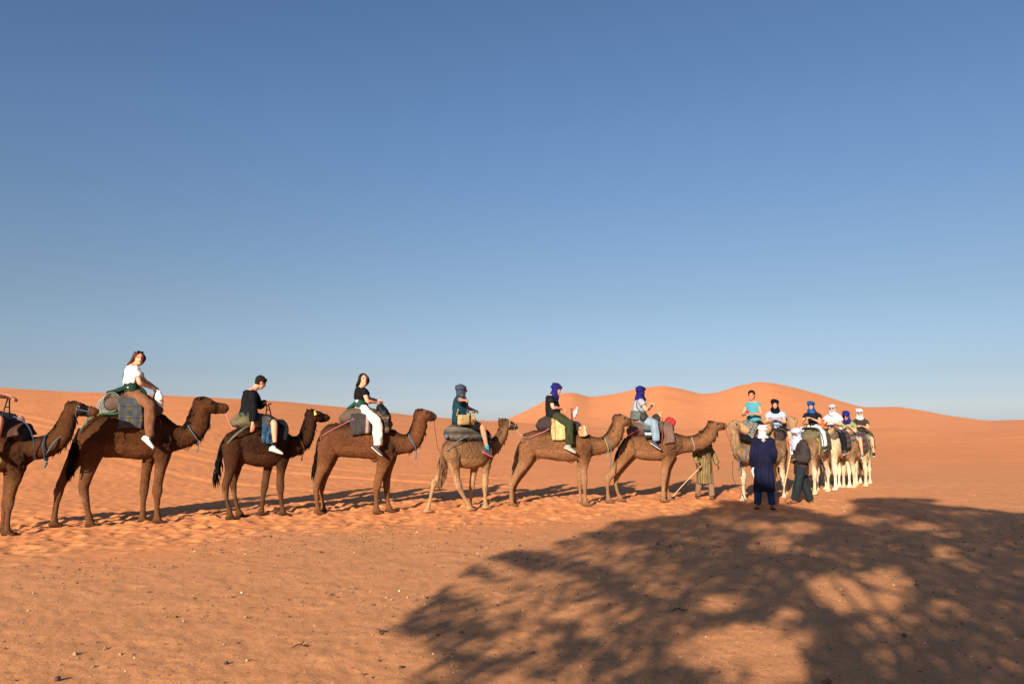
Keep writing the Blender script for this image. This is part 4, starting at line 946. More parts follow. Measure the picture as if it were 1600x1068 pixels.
g.tube([(pe + V(.11, -.06, .12), .04, .03), (pe + V(.2, -.1, .02), .045, .03), (pe + V(.24, -.12, -.1), .03, .02)], lat=(0, 1, 0), seg=10)
me = remesh(g, 'tied_pullover', .012, 2); wrinkle(me, .006, (16, 16, 9), 5); sub('tied_pullover', me, cloth('pullover_green', (38, 62, 52), amt=.25), b1)
# ---- white and orange bag hanging from her saddle
bg = thing('carrier_bag', 'white plastic bag with orange print hanging from a saddle handle', 'bag', f1, base=tuple(q(778, 300, -.05)))
g = Geo().tube([(q(778, 285, -.05), .035, .03), (q(780, 312, -.05), .075, .07), (q(781, 345, -.05), .08, .075), (q(784, 375, -.05), .05, .045), (q(787, 402, -.05), .015, .015)], lat=(0, 1, 0), seg=16, cap=.3)
me = remesh(g, 'bag', .012, 1); wrinkle(me, .008, (14, 14, 20), 6)
m_, t_, b_ = newmat('bag_print', .45, .4); cc = coords(t_); sp = t_.nodes.new('ShaderNodeSeparateXYZ'); t_.links.new(cc, sp.inputs[0]); nn = N(t_, 'TexVoronoi', Scale=16.0); t_.links.new(cc, nn.inputs[0])
band = ramp(t_, N(t_, 'Math', operation='MULTIPLY_ADD', ).outputs[0], [(0, (0, 0, 0)), (.4, (0, 0, 0)), (.45, (1, 1, 1)), (.62, (1, 1, 1)), (.67, (0, 0, 0))])
ma = [n for n in t_.nodes if n.type == 'MATH'][-1]; t_.links.new(sp.outputs[2], ma.inputs[0]); ma.inputs[1].default_value = 1.6; ma.inputs[2].default_value = .78
t_.links.new(mixc(t_, lin((232, 228, 220)), ramp(t_, nn.outputs['Distance'], [(.25, lin((188, 84, 44))), (.45, lin((236, 226, 214)))]), band), b_.inputs['Base Color'])
part('bag_body', me, m_, bg); part('strap', tube_obj([q(768, 274, 0), q(772, 280, -.05), q(778, 288, -.05)], .008, 'strap'), M_WHITE, bg)

# ---- second camel
f2 = frame_at(398, 808.5, 40, C2)
raw2 = dict(y_hindR=-.14, y_hindL=.13, y_foreR=-.13, y_foreL=.15,
    torso=[(132, 500, 90), (165, 510, 150), (205, 520, 196), (260, 532, 225), (320, 540, 245), (380, 545, 252), (430, 545, 240), (475, 545, 205), (515, 545, 165)],
    neck=[(465, 545, 170), (515, 545, 140), (560, 540, 125), (600, 520, 112), (628, 480, 102), (642, 430, 96), (650, 385, 86)],
    head=[(634, 345, 66), (668, 350, 76), (702, 357, 68), (730, 362, 54), (752, 364, 46), (766, 366, 30)],
    hindR=[(185, 545, 165), (172, 610, 120), (162, 680, 80), (146, 735, 60), (128, 795, 50), (130, 850, 36), (142, 905, 32), (152, 955, 38), (158, 985, 44)],
    hindL=[(215, 580, 130), (195, 660, 80), (184, 730, 56), (176, 790, 46), (182, 845, 34), (194, 900, 32), (208, 950, 36), (220, 975, 44)],
    foreR=[(486, 585, 110), (480, 640, 84), (472, 700, 60), (467, 760, 52), (467, 800, 50), (470, 850, 36), (476, 905, 34), (484, 955, 44)],
    foreL=[(400, 600, 90), (386, 670, 62), (376, 735, 52), (370, 785, 48), (362, 840, 38), (355, 895, 36), (348, 945, 46)],
    tail=[(128, 482, 42), (106, 530, 46), (94, 600, 42), (84, 660, 40), (74, 715, 30), (68, 750, 12)])
S2 = trace(f2, raw2); c2, hq2, sec2, na2 = camel(f2, S2, 'dark2', 'very dark brown camel with its mouth open and a yellow ear tag', .96, 5)
q = lambda x, y, lat=0: f2.p(x, y, lat)
tg = Geo().box(hq2(.2, .1, -.12), (.03, .006, .02)).box(hq2(.16, .28, -.12), (.018, .006, .022)); part('ear_tag', tg.mesh('ear_tag'), M_simple('tag_yellow', (236, 214, 120)), c2)
denim = cloth('blanket_blue', (66, 106, 138), c2=(36, 62, 92), nscale=12)
saddle(f2, sec2, 'olive saddle pad with a blue cloth hanging under the rider in black', [(q(180, 400).x, q(180, 400).z, .14), (q(215, 390).x, q(215, 390).z, .24), (q(290, 390).x, q(290, 390).z, .3), (q(380, 395).x, q(380, 395).z, .3), (q(455, 430).x, q(455, 430).z, .22)],
    [(q(318, 0).x, q(402, 0).x, q(0, 350).z, q(0, 530).z, .31, denim, .02, 'blanket'), (q(405, 0).x, q(485, 0).x, q(0, 375).z, q(0, 500).z, .28, cloth('dark_blanket2', (38, 38, 46)), .0, 'under_blanket')],
    (q(395, 345), q(388, 280), .15), PADO, [([q(265, 420, -.3), q(230, 440, -.3), q(170, 490, -.22), q(125, 545, -.14)], .028, cloth('strap_olive', (110, 108, 92)), 'rump_strap')],
    [(q(205, 362, -.14), q(205, 362, .14), .06, PADO, 'rolled_mat'), (q(235, 350, -.12), q(235, 350, .14), .05, cloth('roll_green', (86, 92, 72)), 'rolled_bag')], seed=5)
collar(c2, q(585, 530), .14, .17, (.9, 0, .25), R_BROWN, 'neck_rope', .014, True, .13)
w2 = dict(skin='fair', top=cloth('hoodie_black', (24, 24, 27), amt=.3), topname='hoodie', sleeve=1.9, hood=True, tope=.02, loose=.016, legs=cloth('shorts_dark', (46, 48, 54), c2=(92, 92, 96), nscale=16), legcut=.46, flare=.03, shoe=M_simple('shoe_cream', (224, 222, 200), .6), sock=cloth('sock_black', (26, 26, 28)), hair='short', hairname='black', haircol=(.010, .008, .008))
seated(f2, 'boy in a black hoodie and shorts looking down, one arm hanging beside his leg', w2, dict(head=(346, 148), chest=(280, 212), pelvis=(262, 352), shR=(292, 215), elR=(298, 315), wrR=(297, 400), knR=(428, 398), anR=(434, 540), toeR=(500, 578), elL=(335, 285), wrL=(372, 274), shL=(300, 210)),
    face=(1, -.15, -.6), seed=7, mods=dict(hdR=V(-.02, 0, -1), curlR=.25, pnR=V(0, 1, 0)), lats=dict(wrR=-.36, elR=-.3, shR=-.19, wrL=.0, shL=.16))

# ---- third camel
f3 = frame_at(550, 802, 6, C3)
raw3 = dict(y_hindR=-.13, y_hindL=.13, y_foreR=-.13, y_foreL=.14,
    torso=[(128, 480, 84), (160, 480, 140), (195, 485, 176), (245, 500, 202), (305, 505, 214), (370, 500, 232), (430, 503, 236), (485, 512, 222), (535, 520, 200), (580, 520, 165)],
    neck=[(540, 520, 190), (590, 525, 145), (645, 528, 118), (690, 508, 114), (718, 462, 106), (732, 412, 100), (738, 372, 86)],
    head=[(712, 345, 64), (745, 345, 74), (778, 350, 66), (802, 355, 56), (820, 358, 48), (831, 361, 32)],
    hindR=[(172, 530, 150), (156, 600, 118), (138, 665, 84), (114, 725, 58), (96, 785, 50), (96, 840, 37), (101, 895, 34), (106, 940, 40)],
    hindL=[(190, 590, 110), (172, 660, 74), (148, 725, 54), (128, 785, 46), (127, 840, 34), (134, 895, 32), (142, 935, 38)],
    foreR=[(535, 580, 130), (512, 650, 90), (488, 725, 60), (474, 790, 52), (468, 830, 44), (466, 885, 34), (466, 930, 42), (468, 950, 48)],
    foreL=[(550, 620, 90), (538, 690, 62), (531, 760, 50), (531, 815, 46), (534, 865, 34), (540, 905, 36), (548, 930, 44)],
    tail=[(126, 462, 32), (108, 515, 38), (104, 590, 36), (96, 655, 38), (84, 705, 28), (76, 730, 10)], pad=(456, 615, 26), sheath=(238, 598, 20))
S3 = trace(f3, raw3); c3, hq3, sec3, na3 = camel(f3, S3, 'brown', 'warm brown camel under the woman in white trousers, standing in the middle of the row', .97, 7)
q = lambda x, y, lat=0: f3.p(x, y, lat)
saddle(f3, sec3, 'grey woollen saddle blanket with one pink stripe', [(q(252, 375).x, q(252, 375).z, .16), (q(290, 365).x, q(290, 365).z, .3), (q(360, 350).x, q(360, 350).z, .32), (q(440, 360).x, q(440, 360).z, .32), (q(540, 420).x, q(540, 420).z, .24)],
    [(q(325, 0).x, q(446, 0).x, q(0, 318).z, q(0, 466).z, .32, pattern('blanket_pinkstripe', 'stripe', [(70, 64, 62), (198, 150, 140)], .62), .0, 'blanket'), (q(448, 0).x, q(556, 0).x, q(0, 345).z, q(0, 463).z, .28, pattern('blanket_brownstripe', 'kilim', [(100, 76, 62), (60, 50, 48), (150, 120, 96)], .6), .0, 'under_blanket')],
    (q(500, 330), q(494, 268), .14), PADG, [([q(330, 372, -.36), q(280, 395, -.3), q(200, 435, -.22), q(132, 475, -.1)], .0065, R_PINK, 'rump_strap')],
    [(q(262, 352, -.1), q(262, 352, .14), .055, cloth('roll_sage', (104, 128, 112)), 'rolled_mat')], seed=8)
collar(c3, q(690, 512), .14, .165, (.75, 0, .3), R_BLUE, 'neck_rope', .018, True, .17)
w3 = dict(skin='fair', top=cloth('top_black', (26, 24, 27), amt=.25), sleeve=.4, toplow=.25, w=.93, legs=cloth('trousers_white', (232, 226, 208), amt=.07), flare=.03, shoe=M_simple('shoe_blackw', (40, 42, 44), .6), sweep=V(-.1, -.04, 0), hair='long', hairname='darkbrown', haircol=(.022, .013, .010))
r3, b3, J3 = seated(f3, 'woman with long black hair, black top and white trousers, facing the camera', w3, dict(head=(388, 130), chest=(373, 192), pelvis=(372, 308), shR=(388, 196), elR=(412, 262), wrR=(466, 272), knR=(472, 388), anR=(478, 536), toeR=(508, 580), wrL=(478, 258), elL=(425, 250)), face=(.5, -1, .03), seed=8, lats=dict(wrR=-.09))
g = Geo(); pe, chh = J3['pelvis'], J3['chest']
g.tube([(pe.lerp(chh, .08), .175, .14), (pe.lerp(chh, .3), .165, .13), (pe.lerp(chh, .45), .148, .118)], lat=(0, 1, 0), seg=22, cap=.2)
g.tube([(pe + V(-.08, 0, .1), .14, .05), (pe + V(-.18, 0, .03), .14, .045), (pe + V(-.24, 0, -.01), .1, .03)], lat=(0, 1, 0), seg=14)
g.tube([(pe + V(.1, -.05, .14), .035, .03), (pe + V(.18, -.07, .1), .03, .025)], lat=(0, 1, 0), seg=10)
me = remesh(g, 'tied_pullover', .012, 2); wrinkle(me, .006, (16, 16, 9), 9); sub('tied_pullover', me, cloth('pullover_teal', (36, 80, 72), amt=.25), b3)
sub('print', Geo().ball(pe.lerp(chh, .38) + V(-.06, -.135, 0), (.035, .008, .03)).mesh('print'), M_WHITE, b3)
bp = thing('backpack', 'black backpack resting on the saddle in front of the woman in white trousers', 'backpack', f3, base=tuple(q(505, 350)))
g = Geo().tube([(q(488, 290), .13, .075), (q(500, 320), .16, .11), (q(515, 355), .16, .12), (q(532, 395), .12, .09)], lat=(0, 1, 0), seg=18, cap=.5)
me = remesh(g, 'pack', .012, 2); wrinkle(me, .014, (10, 10, 10), 10); part('pack_body', me, cloth('pack_black', (30, 30, 33), .6, sheen=0), bp)
part('strap', tube_obj([q(480, 330, -.17), q(505, 365, -.18), q(545, 400, -.16), q(560, 440, -.22)], .012, 'strap'), cloth('strap_tan', (160, 124, 96)), bp)
part('pocket', Geo().ball(q(512, 350, -.15), (.07, .03, .09)).mesh('pocket'), cloth('pack_black'if 0 else 'pack_grey', (52, 52, 56), .6), bp)

# ---- fourth camel, smaller and paler
f4 = frame_at(724, 797, 42, C4)
raw4 = dict(y_hindR=-.12, y_hindL=.14, y_foreR=-.12, y_foreL=.12,
    torso=[(198, 520, 110), (225, 540, 160), (265, 556, 190), (310, 565, 205), (355, 568, 215), (400, 568, 215), (440, 562, 200), (475, 555, 175), (510, 550, 145)],
    neck=[(470, 550, 160), (512, 540, 125), (550, 512, 105), (580, 470, 95), (600, 430, 88), (612, 390, 78)],
    head=[(588, 360, 70), (618, 362, 74), (650, 370, 60), (672, 377, 50), (690, 383, 42), (700, 388, 28)],
    hindR=[(262, 590, 140), (270, 660, 100), (280, 740, 66), (294, 810, 56), (316, 865, 42), (340, 915, 38), (362, 955, 42), (374, 980, 48)],
    hindL=[(205, 590, 100), (180, 660, 66), (156, 720, 50), (128, 775, 42), (110, 830, 30), (98, 885, 28), (88, 925, 32), (82, 948, 38)],
    foreR=[(500, 590, 105), (494, 650, 76), (486, 720, 56), (480, 780, 52), (479, 815, 46), (480, 865, 34), (482, 910, 36), (484, 935, 44)],
    foreL=[(405, 640, 80), (396, 700, 56), (390, 760, 46), (386, 805, 44), (380, 860, 32), (376, 905, 34), (374, 935, 42)],
    tail=[(188, 505, 40), (182, 560, 52), (186, 630, 52), (188, 700, 48), (176, 750, 30), (164, 778, 10)], pad=(430, 640, 20))
S4 = trace(f4, raw4); c4, hq4, sec4, na4 = camel(f4, S4, 'tan', 'small pale-legged camel with a dark shaggy tail, walking with one hind leg forward', .90, 9)
q = lambda x, y, lat=0: f4.p(x, y, lat)
saddle(f4, sec4, 'striped grey-brown saddle with a black and green bundle on its side', [(q(225, 440).x, q(225, 440).z, .22), (q(260, 432).x, q(260, 432).z, .36), (q(330, 435).x, q(330, 435).z, .38), (q(400, 440).x, q(400, 440).z, .36), (q(470, 470).x, q(470, 470).z, .22)],
    [(q(370, 0).x, q(450, 0).x, q(0, 395).z, q(0, 500).z, .31, pattern('bundle_green', 'kilim', [(52, 60, 58), (34, 38, 40), (104, 128, 116)], 1.0), -.02, 'blanket')],
    (q(395, 340), q(386, 285), .12), PADS, [([q(360, 450, -.26), q(320, 468, -.25), q(262, 505, -.2), q(215, 552, -.1)], .016, cloth('strap_greyblue', (118, 126, 136)), 'rump_strap')], [(q(215, 450, -.1), q(215, 465, .05), .035, cloth('blue_cloth', (96, 130, 160)), 'tied_cloth')], seed=11)
halter(c4, hq4, R_GREY)
w4 = dict(skin='mid', top=cloth('tee_petrol', (28, 66, 80), amt=.18), sleeve=.5, tope=.02, loose=.014, fat=1.15, legs=cloth('shorts_black', (26, 26, 30)), legcut=.45, flare=.02, shoe=M_simple('shoe_navy', (52, 62, 78), .6), sole=M_simple('sole_coral', (206, 96, 84)), sock=cloth('sock_turquoise', (70, 176, 186)), scarf=cloth('scarf_purplegrey', (78, 78, 100), c2=(52, 70, 84), nscale=22), scarfopt=dict(bulk=.62), shades='on', hair=None)
r4, b4, J4 = seated(f4, 'man in a petrol t-shirt with a tan shoulder bag, pointing his fist at the camera', w4, dict(head=(318, 132), chest=(306, 190), pelvis=(300, 352), knR=(462, 388), anR=(496, 538), toeR=(548, 588), elL=(365, 258), wrL=(402, 268), shL=(320, 190)),
    face=(1, -.2, -.05), seed=12, lats=dict(), mods=dict(shR=f4.p(306, 192, -.17), elR=f4.p(308, 198, -.40), wrR=f4.p(326, 200, -.62), hdR=V(.25, -1, .02), curlR=1.1))
sb = thing('shoulder_bag', 'tan canvas satchel hanging at the hip of the man pointing', 'bag', f4, base=tuple(q(345, 340, -.26)))
a0, a1 = q(288, 340, -.26), q(408, 332, -.26); ce = (a0 + a1) / 2; W_ = abs(a1.x - a0.x) / 2 * .86; H_ = abs(q(0, 298, -.26).z - q(0, 384, -.26).z) / 2 * .85
g = Geo().box(ce, (W_, .045, H_)).ball(ce + V(0, -.04, -.02), (W_ * .9, .04, H_ * .8)); me = remesh(g, 'b', .011, 3); part('bag_body', me, cloth('canvas_tan', (196, 168, 112), amt=.1), sb)
g = Geo().box(ce + V(0, -.062, H_ * .5), (W_ * .98, .01, H_ * .5)); me = remesh(g, 'b', .008, 3); part('flap', me, cloth('canvas_tan2', (206, 180, 126), amt=.1), sb)
for s in (.15,): part('buckle_strap', Geo().box(ce + V(W_ * s, -.078, 0), (.016, .006, H_ * .95)).mesh('s'), cloth('leather_brown', (96, 60, 42), .6), sb)
part('shoulder_strap', tube_obj([a0 + V(0, .02, .1), J4['chest'] + V(-.12, -.1, -.2), J4['chest'] + V(-.07, .0, .02), J4['chest'] + V(.05, .12, .0), J4['chest'] + V(.14, .08, -.18), a1 + V(0, .03, .1)], .012, 'strap'), cloth('canvas_tan', (196, 168, 112)), sb)

# ---- fifth camel
f5 = frame_at(856, 789.5, 3, C5)
raw5 = dict(y_hindR=-.12, y_hindL=.13, y_foreR=-.12, y_foreL=.13,
    torso=[(172, 515, 84), (205, 510, 140), (248, 518, 184), (305, 528, 204), (375, 530, 222), (440, 532, 236), (505, 535, 238), (565, 540, 212), (625, 540, 182), (670, 538, 150)],
    neck=[(610, 540, 195), (665, 542, 150), (720, 540, 128), (770, 528, 120), (812, 500, 122), (840, 455, 118), (856, 410, 108), (864, 380, 94)],
    head=[(838, 350, 76), (872, 350, 86), (908, 357, 74), (936, 364, 62), (958, 370, 52), (972, 374, 34)],
    hindR=[(215, 550, 155), (192, 630, 116), (162, 700, 80), (122, 765, 58), (94, 825, 54), (88, 880, 38), (88, 930, 36), (90, 968, 44)],
    hindL=[(228, 620, 110), (190, 700, 66), (150, 765, 48), (118, 815, 44), (106, 870, 34), (106, 915, 32), (108, 945, 38)],
    foreR=[(625, 595, 120), (616, 660, 84), (614, 730, 56), (617, 790, 52), (619, 830, 46), (622, 885, 34), (625, 930, 38), (628, 958, 46)],
    foreL=[(600, 640, 90), (590, 710, 60), (585, 775, 48), (585, 820, 44), (587, 875, 33), (588, 925, 36), (590, 955, 44)],
    tail=[(168, 492, 34), (142, 545, 40), (130, 605, 36), (118, 670, 34), (108, 722, 26), (104, 748, 10)], pad=(520, 640, 28), sheath=(285, 630, 22))
S5 = trace(f5, raw5); c5, hq5, sec5, na5 = camel(f5, S5, 'mid', 'mid brown camel with a pale yellow saddle cloth, resting its chin near the next rump', .97, 11)
q = lambda x, y, lat=0: f5.p(x, y, lat)
saddle(f5, sec5, 'grey saddle draped with a cream yellow cloth of dark motifs', [(q(290, 405).x, q(290, 405).z, .2), (q(330, 385).x, q(330, 385).z, .34), (q(400, 390).x, q(400, 390).z, .36), (q(490, 400).x, q(490, 400).z, .34), (q(590, 430).x, q(590, 430).z, .2)],
    [(q(366, 0).x, q(482, 0).x, q(0, 335).z, q(0, 490).z, .31, pattern('blanket_cream', 'motif', [(214, 184, 124), (84, 60, 52), (166, 112, 76)], 2.6), .0, 'blanket'), (q(562, 0).x, q(618, 0).x, q(0, 392).z, q(0, 464).z, .25, pattern('blanket_cream2', 'motif', [(214, 160, 110), (92, 64, 52), (230, 220, 200)], 2.6), .0, 'front_cloth')],
    (q(530, 345), q(525, 272), .10), PADD, [([q(365, 415, -.34), q(320, 438, -.31), q(240, 470, -.2), q(178, 500, -.08)], .008, R_PINK, 'rump_strap')],
    [(q(305, 362, -.1), q(305, 362, .14), .05, M_BLACKR, 'rolled_bag'), (q(575, 388, -.17), q(555, 378, .10), .05, M_BLACKR, 'front_roll')], seed=13, hmat=M_RUST)
collar(c5, q(775, 530), .14, .165, (.95, 0, .12), R_YEL, 'neck_rope', .016, True, .1); collar(c5, q(792, 520), .14, .168, (.95, 0, .2), R_BLUE, 'neck_rope', .016, True, .34)
w5 = dict(skin='fair', top=cloth('tee_black5', (32, 32, 37), amt=.25), sleeve=.5, tope=.024, loose=.018, fat=1.2, legs=cloth('trousers_olive', (62, 66, 44), amt=.2), flare=.03, shoe=M_simple('shoe_greygreen', (132, 136, 124), .6), scarf=cloth('scarf_royal', (42, 38, 128), c2=(30, 28, 92), nscale=18), scarfopt=dict(bulk=.62, tails=[[(.03, -.03, -.1, .05), (.02, -.04, -.17, .04)], [(-.09, 0, -.02, .03), (-.14, .0, .01, .04)]]), hair=None)
r5, b5, J5 = seated(f5, 'man in a black t-shirt, olive trousers and royal blue headscarf, hands together', w5, dict(head=(420, 128), chest=(378, 190), pelvis=(392, 318), shR=(370, 196), elR=(392, 262), wrR=(452, 268), knR=(508, 378), anR=(512, 532), toeR=(562, 574), wrL=(462, 275), elL=(415, 262)), face=(1, -.05, -.35), seed=14, lats=dict(wrR=-.06, wrL=.05))
bt = thing('water_bottle', 'clear plastic bottle with a white label standing at the front of a saddle', 'bottle', f5, base=tuple(q(540, 335, -.06)))
m_, t_, b_ = newmat('clear_plastic', .08, .5); b_.inputs['Base Color'].default_value = (.85, .9, .93, 1); b_.inputs['Transmission Weight'].default_value = .75; b_.inputs['IOR'].default_value = 1.35
a, b2 = q(540, 335, -.06), q(567, 262, -.06); dd = (b2 - a); R_ = .045
part('bottle_body', Geo().tube([(a, R_ * .9, R_ * .9), (a + dd * .3, R_, R_), (a + dd * .7, R_, R_), (a + dd * .88, R_ * .5, R_ * .5), (a + dd * .95, .015, .015)], seg=16, cap=.1).mesh('bottle'), m_, bt)
part('cap', Geo().tube([(a + dd * .95, .018, .018), (a + dd * 1.03, .018, .018)], seg=12, cap=.1, sub=1).mesh('cap'), M_WHITE, bt)
part('label', Geo().tube([(a + dd * .35, R_ + .002, R_ + .002), (a + dd * .6, R_ + .002, R_ + .002)], seg=18, cap=0, sub=1).mesh('label'), M_WHITE, bt)

# ---- sixth camel, the head of the brown string
f6 = frame_at(1003, 784, 5, C6)
raw6 = dict(y_hindR=-.12, y_hindL=.14, y_foreR=-.10, y_foreL=.12,
    torso=[(230, 530, 90), (262, 545, 140), (300, 558, 176), (350, 568, 200), (410, 568, 214), (470, 566, 222), (530, 560, 212), (580, 555, 190), (625, 552, 162), (655, 550, 145)],
    neck=[(590, 552, 180), (645, 552, 148), (700, 552, 128), (755, 545, 126), (805, 528, 130), (850, 492, 126), (878, 450, 112), (888, 425, 98)],
    head=[(862, 410, 74), (890, 416, 82), (922, 414, 66), (950, 412, 58), (974, 412, 52), (992, 414, 34)],
    hindR=[(262, 580, 140), (228, 640, 108), (188, 700, 84), (142, 765, 68), (104, 812, 58), (92, 860, 42), (94, 915, 34), (98, 960, 36), (102, 990, 46)],
    hindL=[(280, 620, 110), (236, 690, 66), (196, 750, 50), (164, 800, 44), (156, 850, 34), (164, 900, 30), (180, 945, 34), (194, 970, 40)],
    foreR=[(572, 610, 120), (550, 670, 90), (532, 735, 64), (522, 795, 58), (518, 835, 50), (517, 885, 44), (515, 935, 46), (516, 965, 52)],
    foreL=[(580, 650, 90), (560, 720, 60), (548, 780, 50), (542, 825, 46), (544, 880, 36), (552, 930, 38), (560, 958, 46)],
    tail=[(226, 505, 34), (196, 560, 36), (172, 620, 34), (156, 680, 32), (148, 730, 14)], pad=(500, 655, 26), sheath=(268, 655, 20))
S6 = trace(f6, raw6); c6, hq6, sec6, na6 = camel(f6, S6, 'mid', 'brown camel at the front of the row, stretching its neck forward with raised muzzle', .94, 13)
q = lambda x, y, lat=0: f6.p(x, y, lat)
part('brand_mark', Geo().tube([(q(188, 594, -.17), .006, .006), (q(236, 606, -.17), .006, .006), (q(226, 650, -.17), .006, .006), (q(180, 636, -.17), .006, .006)], lat=(0, 1, 0), closed=True, sub=1, seg=6).mesh('m'), M_simple('pale_scar', (196, 160, 120), .8), c6)
saddle(f6, sec6, 'brown-grey saddle with a white-patterned black cloth below the seat', [(q(265, 460).x, q(265, 460).z, .22), (q(320, 440).x, q(320, 440).z, .32), (q(400, 432).x, q(400, 432).z, .36), (q(490, 430).x, q(490, 430).z, .34), (q(570, 440).x, q(570, 440).z, .2)],
    [(q(338, 0).x, q(425, 0).x, q(0, 400).z, q(0, 506).z, .29, pattern('blanket_blackwhite', 'kilim', [(30, 34, 44), (200, 204, 206), (70, 90, 110)], .9), .0, 'blanket'), (q(485, 0).x, q(555, 0).x, q(0, 385).z, q(0, 545).z, .29, cloth('blanket_mauve', (128, 100, 88), amt=.15), .0, 'front_blanket')],
    (q(480, 370), q(488, 312), .12), PADG, [([q(510, 350, -.2), q(512, 440, -.33), q(505, 560, -.31)], .016, R_RED, 'girth'), ([q(540, 380, -.14), q(570, 430, -.2), q(620, 510, -.17)], .017, R_GREEN, 'breast_strap'), ([q(338, 440, -.32), q(290, 462, -.3), q(240, 492, -.2)], .013, R_RED, 'rump_strap')],
    [(q(462, 352, -.16), q(462, 352, .14), .085, cloth('bag_darkgrey', (58, 56, 58)), 'bundle'), (q(572, 388, -.12), q(566, 385, .1), .115, cloth('bag_red', (176, 44, 48), .6), 'red_bag')], seed=15, hmat=M_WOOD)
collar(c6, q(733, 550), .14, .16, (1, 0, .05), R_GREY, 'neck_rope', .017, False)
w6 = dict(skin='fair', top=cloth('tee_lightgrey', (176, 178, 190), amt=.12), sleeve=.42, tope=.02, loose=.014, fat=1.15, legs=cloth('jeans_light', (150, 172, 190), amt=.12), flare=.025, shoe=M_simple('shoe_darkblue', (34, 42, 60), .6), sock=cloth('sock_black', (26, 26, 28)), scarf=cloth('scarf_indigo', (44, 36, 118), c2=(30, 26, 84), nscale=18), scarfopt=dict(bulk=.62, tails=[[(-.06, .0, -.05, .08), (-.09, .0, -.16, .09), (-.12, .0, -.27, .07)]]), hair=None)
r6, b6, J6 = seated(f6, 'person in an indigo headscarf, pale grey t-shirt and light jeans, face turned away', w6, dict(head=(348, 152), chest=(335, 222), pelvis=(325, 352), shR=(350, 228), elR=(385, 290), wrR=(420, 252), knR=(448, 392), anR=(462, 528), toeR=(508, 580), wrL=(432, 256), elL=(400, 285)), face=(1, .55, -.1), seed=15, lats=dict(wrR=-.08, wrL=.02))
g = Geo(); pe, chh = J6['pelvis'], J6['chest']
g.tube([(pe.lerp(chh, -.1), .2, .18), (pe.lerp(chh, .15), .195, .172), (pe.lerp(chh, .36), .19, .165)], lat=(0, 1, 0), seg=22, cap=.2)
g.tube([(pe + V(.06, -.16, .05), .11, .05), (pe + V(.14, -.26, -.12), .12, .035), (pe + V(.17, -.30, -.24), .09, .025)], lat=(1, 0, 0), seg=14)
me = remesh(g, 'tied_jacket', .012, 2); wrinkle(me, .006, (16, 16, 9), 16); sub('tied_jacket', me, cloth('jacket_greygreen', (104, 112, 108), amt=.2), b6)
hb_ = thing('hip_bag', 'small black shoulder bag at the side of the rider in the indigo scarf', 'bag', f6, base=tuple(q(368, 348, -.24)))
me = remesh(Geo().ball(q(368, 348, -.25), (.09, .06, .10)), 'b', .011, 1); wrinkle(me, .006); part('bag_body', me, M_BLACKR, hb_)
part('strap', tube_obj([q(345, 310, -.25), J6['chest'] + V(-.1, -.16, -.12), J6['chest'] + V(-.06, -.1, .04), J6['chest'] + V(.02, .0, .06), J6['chest'] + V(.12, .12, -.1), q(385, 320, -.22)], .009, 'strap'), M_BLACKR, hb_)

# ---- lead ropes of the brown string
def w_(fr, v): return fr.world(v)
def sag(a, b, d, n=5): return [a.lerp(b, i / n) + V(0, 0, -d * 4 * (i / n) * (1 - i / n)) for i in range(n + 1)]
rope_thing(sag(w_(f1, hq1(.93, -.45, 0)), w_(f2, f2.p(175, 430, -.1)), .04), .007, 'pink rope from the mouth of the large dark camel to the saddle ahead', R_PINK)
rope_thing(sag(w_(f2, hq2(.95, -.45, 0)), w_(f3, f3.p(150, 460, -.1)), .10), .006, 'thin yellowish rope hanging from the open-mouthed camel', R_YEL)
rope_thing(sag(w_(f3, hq3(.9, -.5, 0)), w_(f4, f4.p(205, 470, -.05)), .42), .006, 'dark red rope sagging from the warm brown camel to the small pale-legged one', R_BROWN)
rope_thing(sag(w_(f4, hq4(.95, -.4, 0)), w_(f5, f5.p(200, 480, -.12)), .05), .007, 'grey rope from the small camel to the next tail', R_GREY)

# ------------------------------------------------------------------ the pale camels coming towards the camera
GEN = dict(torso=[(-.80, 1.28, .30), (-.68, 1.30, .58), (-.46, 1.32, .76), (-.2, 1.35, .84), (.05, 1.39, .92), (.26, 1.27, .76), (.46, 1.17, .58), (.60, 1.14, .50), (.70, 1.14, .40)],
    neck=[(.54, 1.14, .48), (.76, 1.12, .40), (.94, 1.18, .38), (1.08, 1.28, .35), (1.16, 1.46, .32), (1.19, 1.64, .28), (1.20, 1.78, .25)],
    head=[(1.13, 1.86, .24), (1.25, 1.88, .29), (1.38, 1.85, .25), (1.49, 1.81, .21), (1.57, 1.78, .18), (1.62, 1.77, .12)],
    hindR=[(-.60, 1.2, .46), (-.62, 1.0, .33), (-.65, .82, .23), (-.71, .66, .17), (-.75, .53, .165), (-.72, .38, .115), (-.70, .2, .11), (-.69, .1, .13)],
    foreR=[(.48, 1.08, .34), (.48, .92, .25), (.46, .74, .18), (.45, .56, .175), (.45, .44, .13), (.45, .26, .115), (.46, .1, .13)],
    tail=[(-.84, 1.36, .12), (-.93, 1.2, .12), (-.95, 1.0, .11), (-.95, .8, .10), (-.93, .66, .04)])
